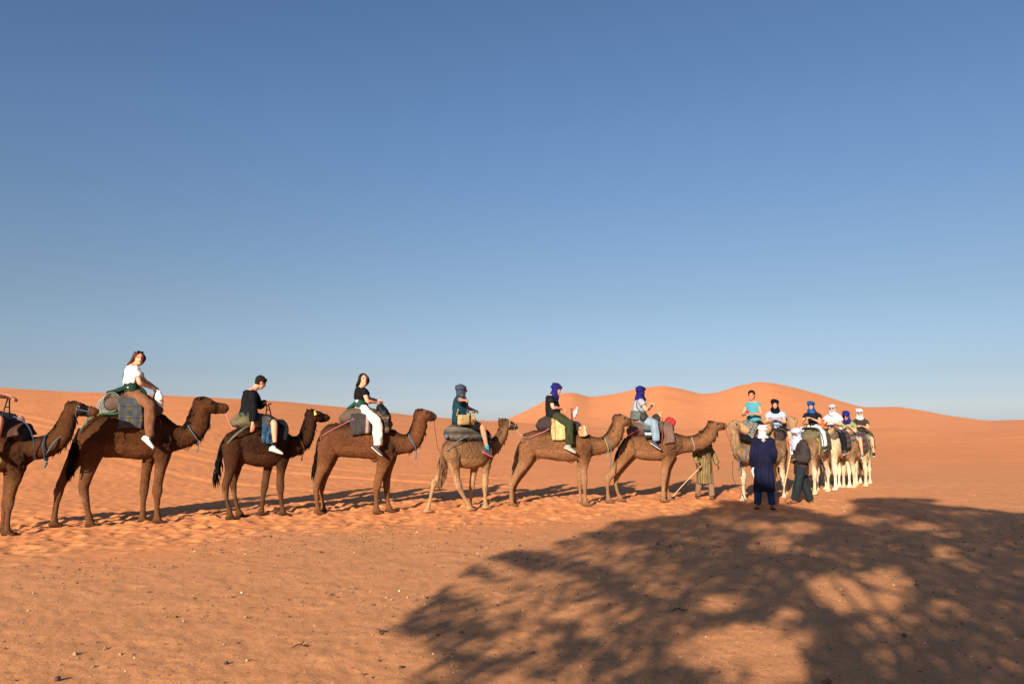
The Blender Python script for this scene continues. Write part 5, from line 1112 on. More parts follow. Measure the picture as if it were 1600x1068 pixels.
def gen_spec(k, steps=(0, 0, 0, 0), head_dz=0.0, head_dx=0.0, stance=.15):
    S = {}; sc = lambda c, dx=0, dz=0: [(x * k + dx, z * k + dz, h * k) for x, z, h in c]
    S['torso'] = sc(GEN['torso']); S['tail'] = sc(GEN['tail']); n = len(GEN['neck'])
    S['neck'] = [(x * k + head_dx * (i / (n - 1)) ** 1.5, z * k + head_dz * (i / (n - 1)) ** 1.5, h * k) for i, (x, z, h) in enumerate(GEN['neck'])]
    S['head'] = sc(GEN['head'], head_dx, head_dz)
    for nm, st, sy in (('hindR', steps[0], -1), ('hindL', steps[1], 1), ('foreR', steps[2], -1), ('foreL', steps[3], 1)):
        c = GEN[nm[:-1] + 'R']; m = len(c); S[nm] = [(x * k + st * (i / (m - 1)) ** 1.3, z * k, h * k) for i, (x, z, h) in enumerate(c)]; S['y_' + nm] = stance * sy * k * (1 if nm[0] == 'f' else .95)
    S['kneez'] = .5; S['pad'] = (.45 * k, .93 * k, .09 * k)
    return S
def front_frame(px, py, yaw, k):
    G = ground_pt(px, py); y = math.radians(yaw); return Frame((G.x - math.cos(y) * .45 * k, G.y - math.sin(y) * .45 * k), y)
def gen_saddle(fr, S, k, lab, padmat, bl, hmat=None, seed=0, straps=()):
    return saddle(fr, None, lab, [(-.42 * k, 1.60 * k, .16), (-.28 * k, 1.64 * k, .24), (-.02 * k, 1.68 * k, .28), (.22 * k, 1.64 * k, .26), (.42 * k, 1.54 * k, .18)],
        [(-.30 * k, .36 * k, 1.85 * k, 1.22 * k, .34 * k, bl, .0, 'blanket')], (V(.30 * k, 0, 1.70 * k), V(.38 * k, 0, 1.93 * k), .11), padmat, straps, (), seed, k, hmat)
def gen_rider(fr, k, lab, style, face=(1, 0, -.1), mods=None, lean=.05, kk=.86, seed=0, x0=-.06, dz=0.0):
    pel = V(x0 * k, 0, 1.86 * k + dz); ch = pel + V(lean, 0, math.sqrt(max(.01, .46 ** 2 - lean ** 2)) * kk); hd = ch + V(.05 + lean * .35, 0, .205 * kk)
    return seated(fr, lab, style, {}, face, pel=pel, k=kk, seed=seed, mods={**dict(chest=ch, head=hd, shR=ch + V(0, -.15, -.05), shL=ch + V(0, .15, -.05), elR=ch + V(.10, -.205, -.24), elL=ch + V(.10, .205, -.24), wrR=pel + V(.33, -.07, .2), wrL=pel + V(.33, .07, .2)), **(mods or {})})
KB1 = pattern('kilim_greys', 'kilim', [(110, 112, 104), (74, 92, 88), (170, 160, 130)], 1.2); KB2 = pattern('kilim_green', 'kilim', [(88, 96, 82), (112, 116, 88), (104, 84, 72)], .9)
KB3 = pattern('kilim_red', 'kilim', [(116, 110, 112), (84, 80, 84), (160, 52, 56)], 1.0); KB4 = pattern('kilim_teal', 'kilim', [(92, 116, 108), (150, 60, 80), (146, 150, 130)], .8)
# lead pale camel (its head turned to its left, to the right in the picture)
k7 = .90; f7 = front_frame(1172, 783, -124, k7); S7 = gen_spec(k7, (.05, -.05, .0, -.12), head_dz=-.06)
c7, hq7, sec7, na7 = camel(f7, S7, 'sandy', 'leading pale camel with its head turned sideways, beside the man in the navy robe', k7, 21, wid=.84, hw=1.25, headyaw=math.radians(66), neckyaw=math.radians(-8))
gen_saddle(f7, S7, k7, 'cluttered grey saddle of the leading pale camel, with a curved steel rail', PADG, KB1, M_STEEL, 21)
collar(c7, na7[2] + np.array((.0, 0, 0)), .16 * k7, .19 * k7, (.8, 0, .4), R_BLUE, 'neck_rope', .018, True, .2); 
part('saddle_bag', (lambda me: (wrinkle(me, .02, (16, 16, 16), 4), me)[1])(remesh(Geo().tube([(V(.42, 0, 1.86) * k7, .20, .08), (V(.50, 0, 1.70) * k7, .2, .10), (V(.56, 0, 1.50) * k7, .13, .07)], seg=18), 'sb', .014, 1)), cloth('saddle_bag_grey', (140, 138, 128), c2=(70, 76, 72), nscale=26), c7)
w7 = dict(skin='mid', top=cloth('vest_cyan', (84, 164, 178), amt=.1), sleeve=0, fat=1.25, w=1.12, legs=cloth('trousers_black7', (30, 30, 34)), shoe=M_BLACKR, hair='short', hairname='black', haircol=(.010, .008, .008))
r7, b7, J7 = gen_rider(f7, k7, 'dark-haired man in a sleeveless turquoise top holding a small red phone', w7, face=(1, .12, -.05), seed=22, kk=.93, dz=.02)
ph = thing('phone', 'small red phone in the hands of the man in the turquoise top', 'phone', f7, base=tuple(J7['wrR'] + V(.12, .08, .03))); part('case', remesh(Geo().box(J7['wrR'] + V(.10, .07, .04), (.01, .028, .042)), 'c', .005, 1), M_simple('phone_red', (150, 28, 50), .3), ph)
# second pale camel and rider in the black scarf
k8 = .85; f8 = front_frame(1215, 777, -112, k8); S8 = gen_spec(k8, (-.05, .05, .02, -.08), head_dz=.02, head_dx=-.03)
c8, hq8, sec8, na8 = camel(f8, S8, 'sandy', 'pale camel half hidden behind the two standing men', k8, 23, wid=.84, hw=1.25, headyaw=math.radians(-6), neckyaw=math.radians(-8))
gen_saddle(f8, S8, k8, 'saddle with grey-green cloths under the rider in the black headscarf', PADD, KB2, None, 23, [([V(.2, .3, 1.5) * k8, V(.24, .36, 1.25) * k8, V(.2, .33, 1.0) * k8], .018, R_RED, 'girth')])
w8 = dict(skin='fair', top=cloth('tee_paleblue', (170, 190, 222), amt=.08), sleeve=.5, tope=.02, w=.92, legs=cloth('shorts_darkk', (34, 34, 38)), legcut=.42, shoe=M_WHITE, sock=cloth('sock_white', (226, 226, 226), amt=.05), scarf=cloth('scarf_black', (18, 17, 20), amt=.3), scarfopt=dict(bulk=.75), hair=None)
gen_rider(f8, k8, 'woman in a black headscarf and pale blue t-shirt with a bare leg', w8, face=(1, .05, -.25), lean=.14, seed=24)
# third pale camel, brownish, looking left
k9 = .86; f9 = front_frame(1266, 772, -128, k9); S9 = gen_spec(k9, (.05, -.05, -.05, .06), head_dz=.12)
c9, hq9, sec9, na9 = camel(f9, S9, 'sandy', 'sand-coloured camel lifting its head to the left above the man in the jacket', k9, 25, wid=.84, hw=1.25, headyaw=math.radians(-58), neckyaw=math.radians(-16))
gen_saddle(f9, S9, k9, 'saddle with lime green straps under the rider in the blue turban', PADO, KB2, None, 25, [([V(.3, .16, 1.6) * k9, V(.42, .3, 1.4) * k9, V(.5, .3, 1.1) * k9], .02, R_YEL, 'breast_strap'), ([V(.2, .2, 1.66) * k9, V(.3, .34, 1.4) * k9, V(.3, .34, 1.1) * k9], .02, R_GREEN, 'girth')])
w9 = dict(skin='fair', top=cloth('tee_black9', (30, 30, 36)), sleeve=.5, w=.88, legs=cloth('trousers_offwhite', (214, 216, 222), amt=.06), shoe=M_BLACKR, sole=M_WHITE, scarf=cloth('scarf_cobalt', (38, 92, 160), c2=(24, 58, 116), nscale=18), scarfopt=dict(tails=[[(.05, 0, -.12, .07), (.06, 0, -.18, .06)]]), hair=None)
gen_rider(f9, k9, 'child in a cobalt blue turban and black t-shirt', w9, face=(1, .1, -.2), kk=.78, seed=26)
# camel hidden behind, with the rider in orange
k11 = .76; f11 = front_frame(1281, 755, -122, k11); S11 = gen_spec(k11, (.05, -.05, 0, .0), head_dz=-.25)
c11, _, _, _ = camel(f11, S11, 'sandy', 'camel almost hidden behind the palest camel, only thin legs showing', k11, 27, wid=.84, hw=1.25)
gen_saddle(f11, S11, k11, 'saddle mostly hidden behind the rider in the white t-shirt', PADD, KB3, None, 27)
gen_rider(f11, k11, 'woman in an orange headscarf and sunglasses peeking out between two riders', dict(skin='mid', top=cloth('top_orange', (206, 110, 60)), sleeve=1.6, legs=cloth('trousers_black7', (30, 30, 34)), shoe=M_BLACKR, scarf=cloth('scarf_orange', (210, 116, 66), amt=.2), shades='on', hair=None), seed=28, kk=.84, dz=-.12)
# palest camel
k10 = .84; f10 = front_frame(1299, 765, -131, k10); S10 = gen_spec(k10, (.0, -.08, -.04, .05), head_dz=-.02, head_dx=.02)
c10, hq10, sec10, na10 = camel(f10, S10, 'pale', 'palest cream camel with a blue rope on its chest and its head lowered', k10, 29, wid=.84, hw=1.25, headyaw=math.radians(-28), neckyaw=math.radians(-10))
gen_saddle(f10, S10, k10, 'saddle with a grey and dark red blanket under the man in the white t-shirt', PADG, KB3, None, 29)
collar(c10, na10[2], .17 * k10, .2 * k10, (.7, 0, .3), R_BB, 'neck_rope', .014, True, .18)
w10 = dict(skin='fair', top=cloth('tee_white', (240, 240, 240), amt=.03), sleeve=.5, tope=.03, loose=.02, fat=1.35, w=1.15, legs=cloth('trousers_black10', (28, 28, 32)), shoe=M_simple('shoe_bw', (60, 60, 64)), sole=M_WHITE, scarf=cloth('cap_paleblue', (180, 190, 206), amt=.1), scarfopt=dict(bulk=.7), shades='on', hair=None)
gen_rider(f10, k10, 'heavy man in a white t-shirt, pale cap and sunglasses with black trousers', w10, face=(1, .15, -.05), seed=30, dz=-.06)
# camel with the rider bending over
k12 = .80; f12 = front_frame(1327, 762, -131, k12); S12 = gen_spec(k12, (.04, -.04, .05, -.04), head_dz=.03)
c12, hq12, sec12, na12 = camel(f12, S12, 'sandy', 'sandy camel with a red strap between the palest camel and the last one', k12, 31, wid=.84, hw=1.25, headyaw=math.radians(-12), neckyaw=math.radians(-8))
gen_saddle(f12, S12, k12, 'saddle with a teal and red blanket under the rider bending forward', PADS, KB4, None, 31, [([V(.2, .3, 1.5) * k12, V(.26, .36, 1.25) * k12, V(.3, .33, 1.0) * k12], .018, R_RED, 'girth')])
w12 = dict(skin='fair', top=cloth('top_sage', (148, 160, 108), amt=.12), sleeve=.6, w=.92, legs=cloth('shorts_grey', (176, 184, 182), amt=.1), legcut=.46, shoe=M_simple('shoe_greenish', (92, 120, 108)), sole=M_WHITE, scarf=cloth('scarf_violetblue', (36, 44, 140), c2=(28, 32, 100), nscale=16), scarfopt=dict(tails=[[(-.05, -.05, -.04, .06), (-.06, -.14, -.1, .06), (-.06, -.2, -.14, .04)]]), shades='on', hair=None)
gen_rider(f12, k12, 'rider bending forward in a violet blue headscarf and sage green top', w12, face=(1, .1, -.5), lean=.27, seed=32, dz=-.10)
# last camel
k13 = .82; f13 = front_frame(1346, 759, -120, k13); S13 = gen_spec(k13, (.05, -.06, -.05, .06), head_dz=-.06)
c13, hq13, sec13, na13 = camel(f13, S13, 'light', 'last pale camel on the far right of the group, green rope on its chest', k13, 33, wid=.84, hw=1.25, headyaw=math.radians(-36), neckyaw=math.radians(-8))
gen_saddle(f13, S13, k13, 'rearmost saddle with a green-grey cloth under the man in the white turban', PADS, KB2, None, 33, [([V(.34, .2, 1.6) * k13, V(.5, .3, 1.2) * k13, V(.5, .26, .85) * k13], .02, R_GREEN, 'breast_strap')])
gen_rider(f13, k13, 'man in a white turban, sunglasses and dark brown t-shirt at the far end', dict(skin='fair', top=cloth('tee_brown', (66, 56, 52)), sleeve=.5, legs=cloth('shorts_khaki', (150, 140, 116)), legcut=.46, shoe=M_BLACKR, scarf=cloth('turban_white', (214, 212, 212), amt=.08), scarfopt=dict(mouth=False, tails=[[(.06, 0, -.12, .06), (.07, 0, -.2, .06)]]), shades='on', hair=None), face=(1, .15, -.1), seed=34, dz=-.12)

# ------------------------------------------------------------------ the men on foot
def standing(fr, lab, style, J, k=1.0, seed=0, face=(1, 0, 0)):
    d = dict(pelvis=V(0, 0, .93), chest=V(.02, 0, 1.38), head=V(.05, 0, 1.60), hipR=V(0, -.1, .9), hipL=V(0, .1, .9), knR=V(.04, -.11, .49), knL=V(.0, .11, .49), anR=V(0, -.11, .1), anL=V(-.02, .11, .1), toeR=V(.2, -.15, .02), toeL=V(.2, .15, .02),
             shR=V(0, -.18, 1.37), shL=V(0, .18, 1.37), elR=V(-.02, -.27, 1.1), elL=V(-.02, .27, 1.1), wrR=V(.1, -.27, .88), wrL=V(.1, .27, .88))
    d.update(J); d = {a: (v * k if isinstance(v, Vector) and a not in ('hdR', 'hdL', 'pnR', 'pnL') else v) for a, v in d.items()}; d['face'] = V(*face)
    root = thing('person', lab, 'person', fr, 'people on and beside the camels'); [FEET.append((*fr.world(d[a] + V(.06, 0, 0)).xy, .1)) for a in ('anL', 'anR')]
    return root, build_person(root, d, style, k, seed), d
# man in the navy robe, his back to the camera
G = ground_pt(1195.5, 795.5); fa = Frame((G.x, G.y), math.radians(78))
sta = dict(skin='dark', legs=cloth('trousers_blue', (34, 58, 104), amt=.2), flare=.012, sandal=M_BLACKR, scarf=cloth('turban_offwhite', (226, 214, 210), amt=.08), scarfopt=dict(bulk=1.0), hair=None, w=.88, headscale=.92)
ra, ba, Ja = standing(fa, 'man in a long navy robe and off-white turban seen from behind', sta, dict(anR=V(.02, -.14, .1), anL=V(-.03, .15, .1), knR=V(.03, -.10, .5), knL=V(0, .11, .5), hipR=V(0, -.08, .88), hipL=V(0, .08, .88), shR=V(0, -.165, 1.34), shL=V(0, .165, 1.34), toeR=V(.2, -.2, .02), toeL=V(.18, .2, .02), elL=V(-.02, .215, 1.1), wrL=V(.12, .21, .86), elR=V(-.0, -.215, 1.1), wrR=V(.17, -.19, .92), head=V(.04, 0, 1.57)), .985, 41)
def robe(body, J, hem, w0, w1, mat, sleeve=.95, name='robe', seed=0, k=1.0, amp=.018, striped=False, waist=None):
    g = Geo(); ch = J['chest']; pel = J['pelvis']
    g.tube([(ch + V(0, 0, .05), .09, .07), (ch - V(0, 0, .02), .16, .105), (ch - V(0, 0, .18), .172, .13), (pel + V(0, 0, .12), waist or .168, .135), (pel - V(0, 0, .05), w0, .175), ((pel + V(0, 0, hem)) * .5, w0 * .5 + w1 * .5, .175), (V(pel.x, pel.y, hem), w1, .185)], lat=(0, 1, 0), seg=30, cap=.08)
    for s_, n in ((1, 'L'), (-1, 'R')):
        sh, el, wr = J['sh' + n], J['el' + n], J['wr' + n]; e = sh.lerp(el, 1)
        g.ball(sh - V(0, .02 * s_, .0), .092)
        g.tube([(sh - V(0, .04 * s_, -.01), .078, .082), (sh.lerp(el, .5), .056, .062), (el, .056, .062), (el.lerp(wr, sleeve), .06, .066)], lat=(1, 0, 0), seg=16, cap=.1)
    me = remesh(g, name, .013, 2); co = vco(me); a = np.arctan2(co[:, 1] - pel.y, co[:, 0] - pel.x); low = np.clip((ch.z - .1 - co[:, 2]) / .8, 0, 1); inb = np.hypot(co[:, 1] - pel.y, co[:, 0] - pel.x) < .32
    fold = (np.sin(a * 11 + 2 * noise3(co * 3, seed)) * .6 + np.sin(a * 6 + co[:, 2] * 3) * .5) * amp * low * inb; no = vno(me); no[:, 2] = 0
    setco(me, co + no * fold[:, None]); wrinkle(me, .006, (9, 9, 7), seed)
    if striped:
        at = me.attributes.new('Str', 'FLOAT', 'POINT')
        arm = np.zeros(len(co)); val = co[:, 1] * 1.0
        at.data.foreach_set('value', (np.where(inb, a * .185, np.hypot(co[:, 0] - pel.x, co[:, 1] - pel.y))).astype(np.float32))
    return sub(name, me, mat, body)
robe(ba, Ja, .36, .175, .205, cloth('robe_navy', (27, 28, 60), amt=.25, c2=(19, 20, 42), nscale=3), .95, seed=42)
s_ = Geo(); ctr = Ja['chest'] + V(-.145, 0, .0)
for i in range(4):
    a = i * math.pi / 4; ln = .036 if i % 2 == 0 else .026; s_.box(ctr, (.008, ln * .28 + .004, ln), ((1, 0, 0), (0, math.cos(a), math.sin(a)), (0, -math.sin(a), math.cos(a))))
sub('embroidery', s_.mesh('embroidery'), M_simple('silver_thread', (190, 192, 200), .5), ba)
sub('cloth_in_hand', tube_obj([Ja['wrL'] + V(.0, .0, .05), Ja['wrL'] + V(.02, -.01, -.08), Ja['wrL'] + V(0, -.03, -.2)], .045, 'c', seg=12, flat=.5), cloth('white_cloth', (196, 198, 208), amt=.08), ba) if 0 else None
cl_ = thing('white_cloth', 'small grey-white cloth hanging beside the navy robe', 'cloth', fa, base=tuple(Ja['wrL'] + V(.02, 0, -.05)))
me = remesh(Geo().tube([(Ja['wrL'] + V(.03, -.02, .0), .03, .02), (Ja['wrL'] + V(.03, -.04, -.1), .06, .03), (Ja['wrL'] + V(.03, -.05, -.24), .03, .02)], seg=12), 'c', .011, 1); wrinkle(me, .01, (20, 20, 10), 3); part('folds', me, cloth('white_cloth', (196, 198, 208), amt=.08), cl_)
# man in the quilted jacket, walking left with a stick
G = ground_pt(1249, 786.5); fb = Frame((G.x, G.y), math.radians(186), C7)
q = fb.p
stb = dict(skin='dark', top=cloth('jacket_brown', (66, 56, 56), .8, amt=.15), topname='jacket', sleeve=1.9, tope=.035, loose=.03, toplow=-.34, topamp=.009, collar=False, legs=cloth('trousers_charcoal', (40, 48, 54), amt=.15), flare=.022, sandal=cloth('sandal_brown', (66, 44, 38), .6), scarf=cloth('scarf_iceblue', (186, 192, 216), amt=.08), scarfopt=dict(mouth=True, bulk=1.1, tails=[[(.07, -.02, -.1, .075), (.10, -.03, -.2, .085), (.11, -.05, -.31, .06)]]), hair=None)
rb, bb, Jb = standing(fb, 'man in a brown jacket and ice blue turban walking left with a stick', stb, dict(
    head=q(505, 425, 0), chest=q(545, 490, 0), pelvis=q(545, 665, 0), hipR=q(545, 680, -.1), hipL=q(545, 680, .1),
    shL=q(562, 500, .17), elL=q(575, 610, .24), wrL=q(500, 618, .14), shR=q(530, 500, -.17), elR=q(520, 600, -.24), wrR=q(478, 622, -.0),
    knL=q(520, 800, .1), anL=q(492, 925, .09), toeL=q(432, 918, .1), knR=q(568, 810, -.1), anR=q(618, 925, -.1), toeR=q(585, 955, -.1), curlL=1.0, curlR=1.0), 1.0, 43, face=(1, .35, -.22))
for nj, z_ in (('chest', -.08), ('chest', -.2), ('pelvis', .14), ('pelvis', .02)): pass
stt = thing('walking_stick', 'pale wooden stick held by the man in the brown jacket', 'stick', fb, base=tuple(q(403, 893, .1)))
part('shaft', tube_obj([q(462, 588, .06), q(440, 700, .08), q(403, 893, .1)], .010, 'shaft'), M_WOOD, stt)
# man in the striped robe behind the leading brown camel
G = ground_pt(1102, 780.0); fc = Frame((G.x, G.y), math.radians(-62), C6)
stc = dict(skin='dark', legs=cloth('trousers_beige', (150, 118, 94), amt=.1), flare=.008, sandal=M_BLACKR, scarf=cloth('turban_dark', (60, 52, 60)), hair=None)
q = fc.p
rc, bc, Jc = standing(fc, 'man in a yellow and brown striped robe and sandals behind the leading brown camel', stc, dict(head=V(.03, 0, 1.56), chest=V(.01, 0, 1.33),
    shR=V(0, -.165, 1.29), shL=V(0, .165, 1.29), hipR=V(0, -.07, .88), hipL=V(0, .07, .88), anR=V(-.2, -.08, .13), knR=V(-.06, -.07, .5), toeR=V(-.03, -.12, .03), anL=V(.16, .07, .1), knL=V(.12, .07, .5), toeL=V(.36, .12, .03), elR=V(-.02, -.28, 1.08), wrR=V(.12, -.30, .86), elL=V(-.02, .30, 1.1), wrL=V(.04, .38, .84), curlR=1.1), .91, 45)
robe(bc, Jc, .36, .165, .175, pattern('robe_stripes', 'vstripe', [(158, 134, 88), (66, 50, 36)], 26.0), .93, seed=46, striped=True, amp=.012)
stt = thing('stick', 'thin stick pointing at the sand from the striped robe man\'s hand', 'stick', fc, base=tuple(Jc['wrR'] + V(0, 0, -.05)))
tipw = ground_pt(930 + 572 / C6.k, 580 + 970 / C6.k); tl_ = fc.local((tipw.x, tipw.y, .02)); hnd = Jc['wrR'] + V(.04, 0, -.07)
part('shaft', tube_obj([hnd + (hnd - tl_) * .04, hnd.lerp(tl_, .5) + V(0, 0, .01), tl_], .008, 'shaft'), M_WOOD, stt)
# rope from the leading brown camel to the pale one and to the guide
a = f6.world(hq6(.93, -.45, 0)); b = fa.world(Ja['wrL'] + V(.05, .0, -.02))
rope_thing([a, a.lerp(b, .2) + V(0, 0, -.14), a.lerp(b, .5) + V(0, 0, -.18), a.lerp(b, .8) + V(0, 0, -.06), b], .0065, 'red-brown rope from the raised muzzle to the guide in navy', R_RED)
a = f7.world(na7[2] + np.array((.05, -.15, -.15))); b2 = ground_pt(1172, 745, .45)
rope_thing([a, V(a.x - .02, a.y - .1, a.z - .4), V(a.x + .12, a.y - .15, .28), V(a.x + .2, a.y - .15, .06)], .007, 'loose dark rope hanging down along the leading pale camel\'s leg', R_BROWN)

# ------------------------------------------------------------------ the tree behind the camera that shades the sand
def build_tree():
    # where the shade lies, in picture points on the sand (edge), and the sunlit gaps in it
    edge = [(610, 985), (640, 955), (680, 915), (720, 893), (760, 880), (800, 862), (850, 852), (900, 838), (935, 826), (980, 815), (1030, 806), (1085, 800), (1120, 790), (1150, 782), (1200, 785), (1240, 788), (1285, 796), (1300, 806), (1330, 800), (1345, 790), (1320, 783), (1345, 777), (1400, 777), (1460, 780), (1480, 788), (1530, 791), (1600, 800), (1750, 806), (1950, 840), (2000, 1000), (1900, 1250), (1500, 1500), (900, 1500), (700, 1250), (650, 1075), (680, 1030), (660, 1010)]
    holes = [(1300, 925, 42, 22, 1), (1345, 938, 55, 15, 1), (1385, 905, 25, 14, .9), (1320, 900, 40, 8, .55), (1130, 942, 30, 11, 1), (1225, 975, 22, 22, .9), (1250, 1000, 14, 18, .8), (1385, 975, 32, 18, .7), (1160, 1000, 60, 22, 1), (1215, 1038, 34, 34, 1), (1100, 1022, 42, 18, .9), (1170, 1050, 40, 22, .9), (1375, 1035, 25, 22, .55), (1040, 905, 30, 9, .6), (1080, 915, 22, 7, .6), (1020, 918, 18, 7, .7), (1180, 822, 26, 8, .85), (1245, 824, 30, 8, .9), (1205, 848, 26, 10, .9), (1130, 812, 16, 6, .7), (1440, 822, 30, 6, .8), (1475, 862, 16, 9, .8), (1350, 812, 20, 6, .8), (1490, 950, 30, 14, .4), (1560, 1020, 40, 20, .4), (890, 955, 40, 13, .8), (860, 925, 25, 8, .6), (960, 860, 45, 9, .7), (990, 880, 22, 6, .6), (930, 985, 30, 9, .6), (830, 1000, 45, 14, .75), (760, 1010, 35, 12, .8), (700, 955, 40, 8, .7), (780, 960, 40, 9, .65), (740, 925, 35, 6, .6), (870, 1040, 55, 14, .6), (950, 1045, 30, 10, .5), (1030, 990, 26, 10, .6), (1000, 1030, 26, 10, .5), (800, 1060, 50, 12, .7), (720, 1050, 40, 12, .7)]
    E = np.array(edge, float)
    def inside(px, py):
        c = np.zeros(len(px), bool); j = len(E) - 1
        for i in range(len(E)):
            xi, yi, xj, yj = *E[i], *E[j]
            m = ((yi > py) != (yj > py)); xx = (xj - xi) * (py - yi) / (yj - yi + 1e-9) + xi; c ^= m & (px < xx); j = i
        return c
    R = np.random.default_rng(5); n = 125000
    gx = R.uniform(-2.6, 13.5, n); gy = R.uniform(2.2, 18.5, n)
    # picture point of each ground point
    cp, sp_ = math.cos(PITCH), math.sin(PITCH); dep = gy * cp + (-CAMZ) * sp_; upc = -gy * sp_ + (-CAMZ) * cp
    px = 800 + FPX * gx / dep; py = 534 - FPX * upc / dep
    # feathery rim: the crown thins out at its edge in twiggy fingers
    jx = 26 * noise2(gx * 1.6, gy * 1.1, 61) + 12 * noise2(gx * 4, gy * 3, 62); jy = (py - 770) * .035 * noise2(gx * 2.1, gy * 1.5, 63) 
    ok = inside(px + jx, py + jy)
    hol = np.zeros(n)
    for hx, hy, a, b, s in holes:
        d = ((px - hx) / a / 1.25) ** 2 + ((py - hy) / b / 1.2) ** 2; hol = np.maximum(hol, s * np.clip(1.5 * np.exp(-d * d * .8), 0, 1))
    # finger-like gaps on the left side, running with the twigs
    fing = noise2((gx * .9 + gy * .45) * 2.4, (gy * .9 - gx * .4) * .9, 64); left = 1 - sstep(-.5, 3.2, gx - (gy - 8) * .12)
    hol = np.maximum(hol, left * sstep(.02, .35, fing) * .93)
    g2 = noise2(gx * 1.7 + gy * .4, gy * .9 - gx * .3, 66); hol = np.maximum(hol, sstep(.5, .8, g2) * .6)
    dens = np.where(ok, 1 - hol, 0)
    # density evens out the leaf count per shaded square metre
    keep = R.uniform(0, 1, n) < dens; gx, gy = gx[keep], gy[keep]; m = len(gx)
    # lift each point towards the sun into the crown standing behind the camera
    tan = math.tan(el); YT = -4.2
    run = (gy - YT) / math.cos(az) + R.normal(0, .9, m); run = np.maximum(run, 2.2)
    X = gx - math.sin(az) * run; Yc = gy - math.cos(az) * run; Z = run * tan
    Yc = np.minimum(Yc, -.9)
    pts = np.stack([X, Yc, Z], 1)
    # leaves: small narrow sprays
    V_, F_ = [], []; a1 = R.normal(0, 1, (m, 3)); a1 /= np.linalg.norm(a1, axis=1)[:, None]; a2 = np.cross(a1, R.normal(0, 1, (m, 3))); a2 /= np.linalg.norm(a2, axis=1)[:, None]
    L = R.uniform(.05, .10, m)[:, None]; Wd = R.uniform(.018, .034, m)[:, None]
    quad = np.stack([pts - a1 * L, pts + a2 * Wd - a1 * L * .1, pts + a1 * L, pts - a2 * Wd - a1 * L * .1], 1).reshape(-1, 3)
    me = bpy.data.meshes.new('crown'); me.from_pydata(quad.tolist(), [], (np.arange(m * 4).reshape(-1, 4)).tolist()); me.update()
    mt, t, b = newmat('leaf_green', .6, .3); nn = N(t, 'TexNoise', Scale=1.6, Detail=3.0); t.links.new(coords(t), nn.inputs[0]); t.links.new(ramp(t, nn.outputs[0], [(.3, (.035, .06, .018)), (.7, (.09, .13, .04))]), b.inputs['Base Color'])
    c = pts.mean(0); tb = V(float(c[0]) + .2, float(c[1]) - .3, 0)
    root = bpy.data.objects.new('tree', None); COL.objects.link(root); root.location = (tb.x, tb.y, gz(tb.x, tb.y)); root['label'] = 'broad feathery tree standing behind the camera, its shade on the sand'; root['category'] = 'tree'; root['base'] = (tb.x, tb.y, 0.)
    part('crown', me, mt, root)
    bk, t, b = newmat('bark', .9, .1); nn = N(t, 'TexNoise', Scale=12.0, Detail=6.0); t.links.new(coords(t, (1, 1, .2)), nn.inputs[0]); t.links.new(ramp(t, nn.outputs[0], [(.3, (.10, .065, .04)), (.7, (.2, .14, .09))]), b.inputs['Base Color']); bump(t, b, nn.outputs[0], .8, .03)
    g = Geo(); top = V(tb.x - .1, tb.y, 2.0); g.tube([(V(tb.x, tb.y, -.15), .34, .32), (V(tb.x + .08, tb.y, .5), .26, .25), (V(tb.x, tb.y + .05, 1.3), .23, .22), (top, .2, .2)], seg=14)
    g2 = Geo(); R2 = random.Random(4)
    for i in range(20):
        e = Vector(pts[R.integers(m)].tolist()); md = top.lerp(e, .5) + V(R2.gauss(0, .3), R2.gauss(0, .3), .25)
        g2.tube([(top + V(0, 0, -.1), .05, .05), (md, .022, .022), (e, .008, .008)], seg=7, lat=(1, 0, 0))
        for j in range(4):
            e2 = e + V(R2.gauss(0, .7), R2.gauss(0, .5), R2.gauss(0, .5)); g2.tube([(md.lerp(e, .4 + .15 * j), .011, .011), (e2, .006, .006)], seg=5, lat=(1, 0, 0), sub=2)
    part('trunk', g.mesh('trunk'), bk, root); part('limbs', g2.mesh('limbs'), bk, root)
build_ground()
build_tree()

# ------------------------------------------------------------------ stones, twigs, grit
def stone_mesh(r, seed):
    r *= .4; g = Geo().ball((0, 0, 0), (r, r * .75, r * .6), None, 12, 9); me = g.mesh('stone', False); co = vco(me); no = co / (np.linalg.norm(co, axis=1)[:, None] + 1e-9)
    setco(me, co + no * (noise3(no * 1.7 + seed, seed) * r * .38)[:, None]); return me
def stone_mat(name, c):
    m, t, b = newmat(name, .9, .2); n = N(t, 'TexNoise', Scale=40.0, Detail=5.0); t.links.new(coords(t), n.inputs[0]); c = lin(c); t.links.new(ramp(t, n.outputs[0], [(.3, tuple(v * .6 for v in c)), (.7, tuple(v * 1.3 for v in c))]), b.inputs['Base Color']); return m
SM = {'dark': stone_mat('stone_dark', (84, 66, 56)), 'pale': stone_mat('stone_pale', (170, 144, 114)), 'grey': stone_mat('stone_grey', (120, 104, 90)), 'brown': stone_mat('stone_brown', (120, 78, 54))}
